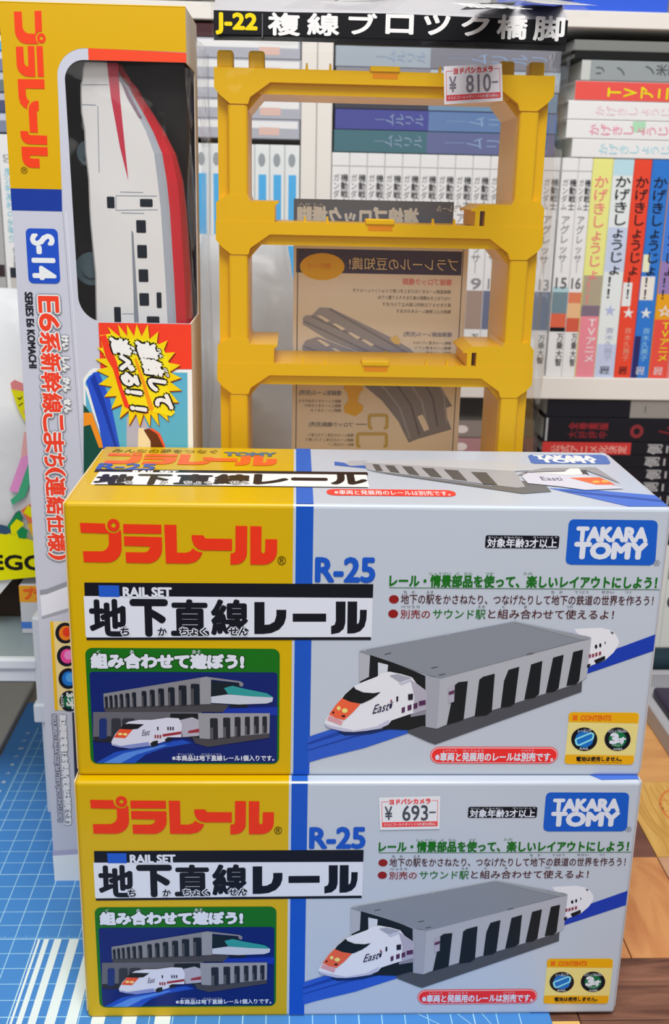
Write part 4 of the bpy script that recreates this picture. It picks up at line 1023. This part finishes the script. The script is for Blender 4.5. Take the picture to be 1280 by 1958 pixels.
def book_mesh(bm, w, h, d, t=.0009):
    """upright book: spine at y=0, x 0..w, z 0..h, depth d; cover only"""
    add_box(bm, 0, w, 0, t*1.3, 0, h, .0005, 1)
    add_box(bm, 0, t, t*1.3, d, 0, h); add_box(bm, w-t, w, t*1.3, d, 0, h)
def book(x, z, w, h, cover, label, group, bands=(), texts=(), lying=False, d=.118, ydisp=0., tilt=0, left_top=True, name='book'):
    """bands: (t0,t1,mat[,c0,c1]) along the spine from its top; texts: (string,t0,t1,c0,c1,mat[,off])"""
    y = BY+.002+ydisp
    z += .0002
    e = empty(name, (x, y, z), label, 'book', group)
    bm = bmesh.new(); book_mesh(bm, w, h, d)
    bm2 = bmesh.new(); add_box(bm2, .0009, w-.0009, .0012, d-.002, .0015, h-.0015)
    if lying:
        # turned so the spine top points left
        for b_ in (bm, bm2):
            for v in b_.verts: v.co = Vector((h-v.co.z, v.co.y, v.co.x))
            fix(b_)
        fc = Face((x, y, z), (1, 0, 0), (0, 0, 1))
        O = lambda t, c: (t*h, c*w)
        D1 = (1, 0); Wd = (0, 1)
    else:
        fc = Face((x, y, z), (1, 0, 0), (0, 0, 1))
        O = lambda t, c: (c*w, h-t*h)
        D1 = (0, -1); Wd = (1, 0)
    for b_ in (bm, bm2):
        for v in b_.verts: v.co += Vector((x, y, z))
    bm_obj('cover', bm, cover, e); bm_obj('page_block', bm2, pgm, e)
    P = Print(fc)
    for b_ in bands:
        t0, t1, m = b_[:3]; c0, c1 = b_[3:5] if len(b_) > 3 else (.02, .98)
        p0 = O(t0, c0); p1 = O(t1, c1)
        P.ruv(min(p0[0], p1[0]), min(p0[1], p1[1]), max(p0[0], p1[0]), max(p0[1], p1[1]), m, 1)
    for t_ in texts:
        s, t0, t1, c0, c1, m = t_[:6]; off = t_[6] if len(t_) > 6 else .03
        L_ = (t1-t0)*h
        o = O(t0, c0); Dv = (D1[0]*L_, D1[1]*L_); Wv = (Wd[0]*(c1-c0)*w, Wd[1]*(c1-c0)*w)
        P.vtext(s, o, Dv, Wv, m, 3, off)
    P.build('spine_print', e)
    if tilt: e.rotation_euler = (0, tilt, 0)
    return e
W_ = bkm(206, 204, 202); K_ = bkm(24, 24, 30); G_ = bkm(120, 118, 122); PK = bkm(226, 120, 132); RD = bkm(206, 66, 48)
GR2 = 'white comics standing on the middle right shelf'
HB = .1725
z0 = .2133
GT = [('機動戦士', .09, .23, .52, .96, K_), ('ガンダム', .09, .23, .08, .46, G_)]
xw = .1180
wht2 = mat((206, 204, 200), .60, .4, name='white_cover')
pics = [bkm(110, 100, 110), bkm(130, 90, 86), bkm(96, 110, 130), bkm(140, 120, 110), bkm(90, 96, 120)]
ords = ['first', 'second', 'third', 'fourth', 'fifth', 'sixth', 'seventh', 'eighth', 'ninth', 'tenth', 'eleventh', 'twelfth', 'thirteenth', 'fourteenth'] + ['far']*9
k = 0
wv = .01385
while xw+wv < .2995:
    num = str(k+1)
    if k == 12: lab = 'white comic just left of the one numbered 15, partly behind the clear pack'
    else: lab = 'white comic in the row seen through the clear pack, %s from the white upright' % ords[k]
    book(xw, z0, wv-.0003, HB, wht2, lab, GR2, bands=((.055, .058, G_), (.60, .78, pics[k % 5])), texts=GT+[('アグレッサー', .25, .52, .15, .75, G_), (num, .53, .60, .2, .9, G_), ('万乗大智', .80, .94, .45, .9, K_)])
    k += 1; xw += wv
def comic(xa, xb, cover, lab, bands, texts, h=HB): book(xa, z0, xb-xa-.0003, h, cover, lab, 'comics standing on the middle right shelf', bands, texts)
comic(.2992, .3125, wht2, 'white comic numbered 15 with a grey and orange figure on its spine', ((.055, .058, G_), (.575, .60, bkm(150, 180, 186)), (.60, .70, bkm(100, 120, 128)), (.70, .765, bkm(190, 90, 66)), (.765, .785, K_)), GT+[('アグレッサー', .25, .51, .15, .75, G_), ('15', .52, .59, .1, .9, bkm(90, 88, 92), 0), ('万乗大智', .79, .95, .5, .95, K_)])
comic(.3125, .3237, wht2, 'white comic numbered 16 with a red and yellow figure on its spine', ((.055, .058, G_), (.60, .65, bkm(190, 110, 80)), (.65, .72, bkm(206, 160, 120)), (.72, .785, bkm(180, 80, 60))), GT+[('アグレッサー', .25, .51, .15, .75, G_), ('16', .52, .59, .1, .9, bkm(90, 88, 92), 0), ('万乗大智', .79, .95, .5, .95, K_)])
LV = bkm(196, 202, 222); BL = bkm(40, 100, 176); OR = bkm(230, 150, 30); YE = bkm(222, 206, 110)
comic(.3237, .3399, mat((214, 200, 120), .62, .4), 'pale yellow comic with pink title above a pink band', ((.52, .66, bkm(150, 140, 120)), (.66, .71, bkm(110, 96, 110)), (.71, 1, PK)), [('かげきしょうじょ！！', .07, .66, .1, .85, bkm(232, 110, 110)), ('TVアニメ', .72, .93, .35, .95, W_)])
ttl = lambda m: [('かげきしょうじょ！！', .07, .63, .12, .92, m, .05)]
comic(.3399, .3566, mat((194, 202, 222), .62, .4), 'pale blue-white comic with bold black title', ((.0, .07, bkm(160, 190, 200)), (.30, .5, bkm(170, 180, 200)), (.84, 1, bkm(168, 176, 214))), ttl(K_)+[('★', .65, .71, .2, .8, bkm(150, 160, 190)), ('斉木久美子', .76, .92, .35, .8, bkm(150, 156, 176)), ('白泉社', .945, .985, .2, .8, K_)])
comic(.3566, .3708, mat((208, 64, 44), .62, .4), 'red comic with bold black title and a white star', ((.55, .66, LV, .02, .55),), ttl(K_)+[('★', .66, .72, .15, .85, W_), ('斉木久美子', .76, .92, .35, .8, bkm(230, 130, 110)), ('白泉社', .945, .985, .2, .8, K_)])
comic(.3708, .3856, mat((44, 104, 180), .62, .4), 'blue comic with bold black title and a pale star', ((.42, .50, bkm(220, 206, 170), .02, .4), (.52, .63, bkm(226, 196, 190), .02, .8), (.80, 1, bkm(40, 40, 90), .02, .35)), ttl(K_)+[('★', .66, .72, .15, .85, LV), ('斉木久美子', .76, .92, .4, .85, bkm(120, 170, 216)), ('白泉社', .945, .985, .2, .8, W_)])
comic(.3856, .4010, mat((226, 140, 30), .62, .4), 'orange comic with a yellow-lettered red band, at the right edge', ((.0, .45, bkm(60, 110, 190)), (.45, .6, bkm(130, 110, 160)), (.72, 1, bkm(206, 70, 60))), [('かげきしょうじょ！！', .07, .63, .1, .9, K_), ('☆', .65, .71, .1, .9, LV), ('TVアニメ', .73, .92, .35, .98, bkm(240, 200, 20)), ('白泉社', .945, .985, .2, .8, W_)])
comic(.4010, .4160, mat((214, 110, 110), .62, .4), 'salmon comic just right of the orange one', ((.0, .5, bkm(180, 130, 160)),), [('かげきしょうじょ！！', .07, .63, .1, .9, K_)])
comic(.4160, .4310, mat((120, 160, 120), .62, .4), 'green comic beyond the salmon one', (), [('かげきしょうじょ！！', .07, .63, .1, .9, K_)])
# lying stack, right
zt = z0+HB+.0006
def lie(x, z, th, h, cover, lab, grp, bands=(), texts=(), **k): return book(x, z, th-.0003, h, cover, lab, grp, bands, texts, lying=True, **k)
GS = 'comics lying flat above the right-hand row'
rows_ = [
 (.0140, .3055, mat((216, 214, 206), .62, .4), 'white comic with pale blue title, lowest of the flat right stack', ((.60, .72, bkm(160, 186, 196)), (.70, 1, bkm(206, 206, 40))), [('かげきしょうじょ', .12, .50, .15, .8, bkm(150, 186, 196)), ('斉木', .74, .84, .2, .8, K_)]),
 (.0140, .3000, mat((214, 206, 204), .62, .4), 'white comic with pink title and green patch, second from below in the flat right stack', ((.30, .36, bkm(150, 190, 160), .4, .98), (.52, .60, bkm(206, 206, 130))), [('かげきしょうじょ', .10, .52, .15, .8, bkm(206, 130, 150)), ('★', .60, .67, .0, 1, bkm(220, 90, 110)), ('斉木', .72, .84, .2, .8, K_)]),
 (.0140, .3000, mat((216, 208, 208), .62, .4), 'white comic with faint pink title, third from below in the flat right stack', (), [('かげきしょうじょ', .12, .52, .2, .75, bkm(216, 176, 186)), ('★', .60, .67, .0, 1, bkm(226, 150, 166)), ('斉木', .72, .84, .2, .8, K_)]),
 (.0142, .3045, mat((196, 190, 190), .62, .4), 'red-banded comic with yellow title, fourth from below in the flat right stack', ((.0, .60, bkm(206, 76, 70)), (.60, .70, bkm(110, 140, 180))), [('TVアニメ化', .14, .58, .08, .8, bkm(232, 190, 20), .06), ('11', .61, .69, .1, .9, W_), ('斉木', .75, .86, .2, .8, K_)]),
 (.0150, .3080, mat((130, 136, 138), .62, .4), 'grey comic, fifth from below in the flat right stack', ((.0, .04, bkm(170, 174, 170)),), [('リ ノ', .06, .20, .2, .8, bkm(70, 76, 80)), ('ノ米鐸', .28, .44, .3, .9, bkm(70, 76, 80))]),
 (.0060, .3020, mat((24, 24, 24), .62, .4), 'thin black comic lying above the grey one', (), []),
 (.0080, .3010, mat((110, 112, 110), .62, .4), 'thin dark grey comic on top of the flat right stack', (), []),
]
z = zt
for th, x, c, lab, bnd, tx in rows_:
    lie(x, z, th, HB, c, lab, GS, bnd, tx); z += th
z = zt
GM = 'comics lying flat above the row seen through the clear pack'
for i, (th, c, b2, lab) in enumerate(((.0165, (60, 96, 106), (86, 92, 130), 'teal'), (.0150, (62, 66, 130), (84, 110, 150), 'violet-blue'), (.0150, (52, 54, 66), (96, 124, 150), 'slate'), (.0150, (120, 120, 130), (150, 160, 170), 'grey'), (.0150, (140, 150, 160), (110, 110, 120), 'pale grey'))):
    lie(.1190+.0006*(i % 2), z, th, HB, mat(c, .62, .4), '%s comic lying in the flat stack seen through the clear pack' % lab, GM, ((.42, 1, bkm(*b2)),), [('ームルリル', .18, .40, .2, .85, bkm(120, 140, 165), 0), ('ームリルリ', .5, .95, .25, .8, bkm(124, 146, 176), 0)]); z += th
# on the top board
lie(.24, .4916, .020, .13, mat((48, 84, 190), .62, .4), 'blue comic lying on the top board at the upper right', 'books on the top board')
lie(.3735, .4916, .016, HB, mat((120, 134, 136), .62, .4), 'grey-green book lying on the top board beside the blue one', 'books on the top board')
lie(.12, .4916, .018, .115, mat((206, 204, 206), .62, .4), 'white book lying on the top board left of the blue one', 'books on the top board')
# lower right compartment: white uprights and dark stacks on them
zl = -.057; k = 0; xw = .1180
sh_ = [bkm(60, 66, 70), bkm(180, 186, 180), bkm(40, 60, 50)]
while xw < .50:
    hid = xw < .39
    book(xw, zl, .0142, .158, mat((196, 202, 198), .62, .4), ('white comic on the lower right shelf, hidden behind the cartons' if hid else 'white comic with dark lettering on the lower right shelf, %s past the carton edge' % ords[int((xw-.385)/.0145)]),
         'white comics on the lower right shelf', bands=((.0, .12, sh_[0]), (.35, .42, sh_[2])) if k % 2 else ((.05, .22, sh_[2]),), texts=[('●', .14, .22, .15, .85, bkm(150, 156, 156)), ('0', .5, .60, .1, .7, K_)])
    xw += .0145; k += 1
GD = 'dark comics lying flat on the lower right shelf'
z = zl+.158+.0006
dk = mat((26, 26, 32), .62, .3, name='black_cover')
dw = bkm(150, 150, 152)
seq = [(.0115, 'lowest'), (.0115, 'second lowest'), (.0112, 'third lowest'), (.0112, 'fourth lowest'), (.0112, 'fifth lowest')]
for i, (th, nm) in enumerate(seq):
    top = i == 4
    lie(.3000+.0012*(i % 3), z, th, HB, dk, ('black comic with a red cover half, lying below the red-lettered one' if top else 'black comic with white lettering, %s of the flat stack beside the carton corner' % nm), GD,
        ((.0, .44, bkm(176, 52, 50)),) if top else ((.02, .03, dw),), ([('公式アニメ化決定', .04, .42, .1, .75, bkm(214, 150, 140))] if top else [])+[('側ニズハルン', .52, 1.0, .08, .92, dw, .05)]); z += th
th = .0207
lie(.3010, z, th, HB, dk, 'thick black comic with dark red lettering', GD, ((.01, .02, dw),), [('全巻重版', .12, .32, .50, .82, bkm(140, 40, 46)), ('大好評中', .12, .32, .14, .46, bkm(120, 36, 42)), ('◎', .42, .50, .15, .85, bkm(130, 46, 50)), ('ムガハル', .56, .98, .2, .8, bkm(110, 34, 40))]); z += th
lie(.3025, z, .0160, HB, dk, 'topmost dark comic of the lower stack, its right half grey', GD, ((.41, 1, bkm(126, 122, 118)),), [('一', .45, .52, .3, .7, bkm(90, 96, 90)), ('ームルリ', .6, .96, .2, .8, K_)])
z = zl+.158+.0006
for i, (th, c, b2, nm) in enumerate(((.0150, (60, 46, 50), (196, 110, 110), 'lowest'), (.0150, (70, 50, 56), (150, 90, 96), 'second'), (.0140, (56, 50, 50), (190, 120, 124), 'third'), (.0150, (90, 60, 64), (150, 110, 112), 'fourth'), (.0150, (70, 66, 60), (120, 110, 104), 'topmost'))):
    lie(.1210, z, th, HB, mat(c, .62, .4), '%s brown-red comic of the flat stack behind the leaflet' % nm, 'dark comics lying behind the leaflet', ((.55, .9, bkm(*b2)),), [('●', .6, .68, .2, .8, bkm(206, 190, 186))]); z += th
# left bookcase: uprights and flat stacks
zl = .2325; HL = .1578
ltb = bkm(66, 150, 206)
bw = .0117; x = .0930-bw; k = 0
while x > -.106:
    if x > -.06: cv, bn, tx = mat((196, 204, 214), .62, .4), ((.14, .43, ltb, .25, .78), (.48, .94, ltb, .25, .78)), [('●', .03, .11, .2, .8, bkm(130, 136, 140))]
    else: cv, bn, tx = mat((196, 200, 202), .62, .4), ((.62, .68, bkm(36, 40, 50)), (.68, .78, bkm(120, 126, 126)), (.78, 1, bkm(60, 84, 76), .02, .4)), [('DC', .07, .13, .1, .9, bkm(110, 110, 110)), ('魔法科高校の劣等生', .16, .56, .15, .85, bkm(120, 180, 196))]
    vis = x > .008
    lab = ('white paperback with blue spine bars, %s from the white upright' % ords[k]) if vis else ('white paperback with blue spine bars behind the tall train carton' if x > -.06 else 'white paperback hidden behind the left part of the tall carton')
    book(x, zl, bw-.0003, HL, cv, lab, 'paperbacks standing on the left shelf', bn, tx); x -= bw; k += 1
book(-.1392, zl, .0155, HL+.003, mat((206, 208, 206), .62, .4), 'white paperback with pale blue title beside the tall carton, left', 'paperbacks standing on the left shelf', ((.62, .67, bkm(36, 40, 50), .2, .95), (.67, .76, bkm(170, 166, 160), .2, .95), (.76, .96, bkm(90, 110, 100), .3, .75)), [('DC', .09, .13, .1, .8, bkm(120, 120, 120)), ('魔法科高校の劣等生', .15, .50, .2, .85, bkm(130, 176, 190)), ('佐島勤', .52, .62, .4, .7, bkm(110, 110, 110))])
book(-.1230, zl, .0150, HL, mat((196, 200, 200), .62, .4), 'white paperback directly left of the tall carton edge', 'paperbacks standing on the left shelf', ((.68, 1, bkm(120, 130, 126)),), [('魔法科高校の劣等生', .15, .50, .2, .85, bkm(130, 176, 190))])
for i in range(3): book(-.1550-.0158*i, zl, .0152, HL, mat(((150, 150, 150), (60, 86, 80), (170, 160, 150))[i], .62, .4), ('dark green-footed paperback at the left edge', 'dark green paperback beyond the left edge', 'beige paperback beyond the left edge')[i], 'paperbacks standing on the left shelf', ((.60, .66, bkm(50, 40, 44)), (.72, 1, bkm(46, 72, 66))))
z = zl+HL+.0042; GLF = 'paperbacks lying flat on the left shelf'
for i in range(5):
    lie(-.0645+.0008*(i % 2), z, .0143, .1570, mat((150, 152, 162), .62, .35), 'light grey paperback of the flat stack left of the clear pack, %s from below' % ords[i], GLF, ((.0, .99, bkm(240, 240, 246), .55, .92), (.80, .9, bkm(190, 160, 150), .2, .6)), []); z += .0143  # wide pale band is a gloss highlight painted on the spine
lie(-.0600, z, .0098, .1450, mat((60, 30, 34), .62, .35), 'maroon paperback on top of the light grey flat stack', GLF)
z = zl+HL+.0042
cs_ = [((110, 116, 136), (170, 172, 186), 'grey'), ((70, 74, 100), (160, 160, 172), 'dark slate'), ((96, 104, 110), (166, 168, 176), 'blue-grey'), ((110, 112, 140), (180, 182, 200), 'lavender'), ((116, 120, 140), (180, 184, 200), 'pale slate'), ((60, 150, 206), (200, 206, 214), 'bright blue'), ((84, 26, 46), (170, 70, 96), 'maroon')]
for i, (c, c2, nm) in enumerate(cs_):
    if i == 4: continue
    th = .0145 if i < 5 else (.0112 if i == 5 else .0125)
    lie(-.2250, z, th, .1575, mat(c, .62, .35), '%s paperback of the flat stack at the far left' % nm, GLF, ((.0, .99, bkm(*c2), .62, .95),)); z += th
# things on the dark left lower shelf
for i, (c, nm) in enumerate((((92, 96, 30), 'olive'), ((60, 64, 60), 'dark grey'), ((70, 66, 50), 'brown'))):
    book(-.185+.026*i, -.058, .024, .235-.02*i, mat(c, .62, .5), '%s tall book on the lower left shelf' % nm, 'tall books on the lower left shelf')
for i in range(7):
    book(-.10+.0255*i, -.058, .025, .20, mat((40+6*(i % 3), 44, 44), .62, .5), 'dark tall book on the lower left shelf behind the carrier bag, %s along' % ords[i], 'tall books on the lower left shelf')

# ------------------------------------------------------------ bags, plastic rack and small things
def bag_mesh(x0, x1, y0, y1, z0, z1, seed, amp=.003, nseg=22, top_in=.35, flat_front=True):
    bm = bmesh.new(); rnd = random.Random(seed)
    ph = [(rnd.uniform(20, 90), rnd.uniform(20, 90), rnd.uniform(20, 90), rnd.uniform(0, 6)) for _ in range(7)]
    def wob(p): return sum(math.sin(a*p[0]+b*p[1]+c*p[2]+d)/(1+i*.5) for i, (a, b, c, d) in enumerate(ph))*amp*.5
    rings = []; n = 40; cxm, cym = (x0+x1)/2, (y0+y1)/2
    for j in range(nseg+1):
        t = j/nseg; z = z0+(z1-z0)*t
        s = (1-(1-t)**8*.10)*(1-top_in*max(0, (t-.6)/.4)**1.6); sy = (1-(1-t)**6*.2)*(1-.8*max(0, (t-.55)/.45)**1.3)
        if t == 0: s *= .93
        ring = []
        for i in range(n):
            a = 2*math.pi*i/n; ca, sa = math.cos(a), math.sin(a)
            ex = math.copysign(abs(ca)**.45, ca); ey = math.copysign(abs(sa)**.45, sa)
            p = Vector((cxm+(x1-x0)/2*ex*s, cym+(y1-y0)/2*ey*sy, z))
            w_ = wob(p*1.0); k_ = .35 if (sa < 0 and flat_front) else 1
            p += Vector((ca*w_*k_, sa*w_*k_, 0)); 
            if t > 0: p.z += w_*.6*t
            ring.append(bm.verts.new(p))
        rings.append(ring)
    for a_, b_ in zip(rings[:-1], rings[1:]):
        for i in range(n): bm.faces.new([a_[i], a_[(i+1) % n], b_[(i+1) % n], b_[i]])
    bm.faces.new(rings[0][::-1]); bm.faces.new(rings[-1]); return bm
def plastic_white(name, col, tr_=.25):
    m = bpy.data.materials.new(name); m.use_nodes = True; nt = m.node_tree; b = nt.nodes['Principled BSDF']
    b.inputs['Base Color'].default_value = (*col, 1); b.inputs['Roughness'].default_value = .28; b.inputs['Subsurface Weight'].default_value = 0
    tc = nt.nodes.new('ShaderNodeTexCoord'); n = nt.nodes.new('ShaderNodeTexNoise'); n.inputs['Scale'].default_value = 34; n.inputs['Detail'].default_value = 3; n.inputs['Distortion'].default_value = .6
    bp = nt.nodes.new('ShaderNodeBump'); bp.inputs['Strength'].default_value = .35; bp.inputs['Distance'].default_value = .004
    nt.links.new(tc.outputs['Object'], n.inputs[0]); nt.links.new(n.outputs[0], bp.inputs['Height']); nt.links.new(bp.outputs[0], b.inputs['Normal'])
    return m
bagw = plastic_white('white_bag_plastic', (.86, .88, .9))
LY = .205
RZ = .0980; 
# plastic rack on the mat
rkm = mat((186, 192, 198), .66, .3, .1, name='cloudy_plastic')
rk = empty('plastic_rack', (-.16, .235, MT), 'cloudy white plastic rack with a low shelf at the left, standing on the mat', 'rack')
box('shelf_plate', -.29, -.0475, .168, .300, RZ-.003, RZ, mat((150, 164, 168), .66, .3, .2, 0., .55), rk, .0008)
box('front_lip', -.29, -.0545, .1625, .168, RZ-.004, RZ+.0025, rkm, rk, .0012, 2)
box('front_rail', -.29, -.0555, .1645, .168, RZ-.0125, RZ-.004, rkm, rk, .0008)
box('back_lip', -.29, -.0475, .296, .301, RZ, RZ+.006, rkm, rk, .001)
for lx0, lx1, ly in ((-.0560, -.0420, .163), (-.29, -.276, .163), (-.0560, -.0420, .288), (-.29, -.276, .288)):
    bm = bmesh.new(); add_box(bm, lx0, lx1, ly, ly+.013, MT+.062, RZ+.028, .0015, 2); add_box(bm, lx0-.0018, lx1+.0018, ly-.0015, ly+.0145, MT+.0610, MT+.0725, .001, 2); add_box(bm, lx0+.0018, lx1-.001, ly+.001, ly+.012, MT, MT+.0612, .001, 2)
    bm_obj('leg', bm, rkm, rk)
# small carton standing on the rack, dark box beside it
sb = empty('small_box', (-.040, .225, RZ), 'small white carton with orange top and blue stripe on the rack, below the carrier bag', 'box')
SBX0 = -.0728; SBY = .2045
box('carton', SBX0, -.010, SBY, .262, RZ, RZ+.0315, mat((168, 170, 176), .6, .4), sb, .0006)
P = Print(Face((SBX0, SBY, RZ), (1, 0, 0), (0, 0, 1)))
P.ruv(0, .0035, .0628, .0078, bkm(60, 104, 176), 1); P.ruv(0, .0205, .0628, .0312, bkm(206, 140, 36), 1)
P.frame('プラレール', (.003, .0225), (.030, 0), (0, .007), bkm(206, 84, 30), 2, .04, .0005)
P.build('box_print', sb, 'orange top and blue stripe')
db = box('dark_box', -.20, -.0790, .2300, .290, RZ+.0003, RZ+.038, mat((46, 34, 26), .6, .6), None, .0015); tag(db, 'dark brown box on the rack, left of the small white carton', 'box')
# white carrier bag with coloured print, resting on both
lb = empty('carrier_bag', (-.09, .235, RZ+.0385), 'white carrier bag with yellow and coloured print resting on the small carton at the left', 'bag')
ZB = RZ+.0385
bm = bag_mesh(-.185, -.0080, LY, .282, ZB, .300, 3, .0022, top_in=.62); bo = bm_obj('bag_body', bm, bagw, lb, True)
bm = bmesh.new()
for s in (0,):
    pts = [(-.105, LY+.004, ZB+.004), (-.098, LY-.004, ZB-.004), (-.090, LY-.006, ZB-.014), (-.084, LY-.004, ZB-.016)]
    add_prism(bm, [(-.13, ZB+.006), (-.070, ZB+.006), (-.0765, ZB-.004), (-.0850, ZB-.0140), (-.092, ZB-.0150), (-.12, ZB-.012)], LY+.001, LY+.0022)
fix(bm); bm_obj('drooping_corner', bm, bagw, lb)
P = Print(Face((0, LY-.0012, 0), (1, 0, 0), (0, 0, 1)))
yb_ = mat((206, 196, 0), .62, .4); 
P.poly([(-180, 1128), (-180, 1010), (-100, 1020), (-60, 1002), (0, 1022), (8, 1014), (20, 1022), (30, 1012), (40, 1018), (52, 1030), (64, 1034), (72, 1046), (100, 1050), (130, 1098), (60, 1104)], yb_, 1)
P.text('LEGOL', -40, 1062, 112, 1089, mat((20, 20, 14), .62, .4), 3, .03, .0003)
P.build('yellow_print', lb, 'yellow lower area with black lettering')
gn = bkm(20, 120, 66); rr_ = bkm(206, 100, 60)
P.poly([(-10, 1000), (14, 1006), (30, 980), (38, 975), (44, 990), (36, 1010), (12, 1022), (-10, 1018)], bkm(44, 72, 96), 2)
P.poly([(14, 1006), (36, 976), (42, 990), (36, 1008), (22, 1016)], gn, 3); P.poly([(40, 976), (60, 962), (100, 950), (120, 1010), (60, 1006)], rr_, 3)
P.poly([(45, 980), (54, 966), (66, 974), (60, 990)], yb_, 4); P.poly([(20, 1006), (32, 992), (46, 1000), (40, 1020), (22, 1022)], yb_, 4)
P.poly([(32, 1016), (42, 1006), (54, 1014), (50, 1030), (36, 1028)], gn, 5); P.poly([(52, 1002), (90, 995), (110, 1040), (66, 1034)], bkm(220, 160, 30), 4)
P.build('brick_print', lb, 'loose coloured bricks printed on the bag')
P.poly([(20, 732), (28, 726), (56, 738), (54, 748), (80, 760), (80, 770), (22, 744)], bkm(226, 120, 120), 2)
P.poly([(21, 744), (56, 750), (100, 790), (60, 820), (44, 800), (34, 780)], bkm(206, 196, 20), 2); P.poly([(44, 786), (60, 780), (100, 800), (70, 808), (52, 800)], bkm(220, 140, 110), 3)
P.line([(34, 760), (38, 764), (42, 758)], .0006, K_, 4); P.line([(36, 776), (44, 770)], .0005, K_, 4)
P.poly([(46, 826), (56, 824), (100, 850), (80, 890), (40, 876)], bkm(216, 150, 150), 2); P.poly([(40, 876), (60, 866), (60, 900), (36, 942), (18, 938), (28, 910)], bkm(206, 130, 180), 2)
P.poly([(60, 870), (80, 880), (66, 900), (48, 950), (24, 966), (20, 956), (34, 944)], bkm(60, 150, 110), 3); P.poly([(52, 880), (100, 860), (120, 930), (54, 930)], bkm(20, 30, 24), 1)
P.build('figure_print', lb, 'leaning pink and yellow toy figure printed on the bag')
# plain white bag behind the clear pack
pb = empty('plastic_bag', (.055, .27, MT), 'crumpled plain white plastic bag behind the clear pack and the tall carton', 'bag')
bm = bag_mesh(.012, .108, .19, .34, MT, .330, 11, .0045, top_in=.5, flat_front=False); bm_obj('bag_body', bm, bagw, pb, True)
# grey board left of the mat
gb_ = box('grey_board', -.36, -.1010, .1500, .3330, -.0016, .0030, noisy('grey_sheet', (176, 172, 164), (196, 192, 184), (20, 5, 5), .35), None, .0006); tag(gb_, 'grey metallic board lying beside the left edge of the mat', 'board')
# grey tray at the right with dark things
gt = empty('grey_tray', (.42, .27, 0), 'low grey tray on the table at the right edge, partly behind the cartons', 'tray')
gm_ = mat((146, 146, 150), .62, .45)
bm = bmesh.new()
add_box(bm, .345, .352, .190, .340, -.0016, .0120, .0006); add_box(bm, .50, .507, .190, .340, -.0016, .0120, .0006); add_box(bm, .352, .50, .333, .340, -.0016, .0120, .0006); add_box(bm, .352, .50, .190, .197, -.0016, .0120, .0006); add_box(bm, .352, .50, .197, .333, -.0016, .0005)
bm_obj('tray_body', bm, gm_, gt)
bm = bmesh.new(); tube(bm, [(.345+.004*math.sin(i), .352, .012+.0006*math.sin(i*1.7)) for i in range(2)], .01, 4); bm.free()
bm = bmesh.new(); tube(bm, [(.335, .3625, .0093), (.36, .3615, .0093), (.44, .362, .0093), (.52, .3625, .0093)], [.0085, .0108, .0108, .009], 14)
ob = bm_obj('dark_cylinder', bm, mat((30, 46, 54), .62, .2), None, True); ob.name = 'umbrella_case'; tag(ob, 'dark teal rolled case lying behind the grey tray', 'case')
bm = bmesh.new(); add_box(bm, .360, .420, .205, .318, .0006, .009, .003, 2); ob = bm_obj('pouch', bm, mat((52, 44, 62), .62, .4), None, True); tag(ob, 'dark purple pouch lying in the grey tray', 'pouch')
# tidy: the face prints keep their own transform, nothing else to do
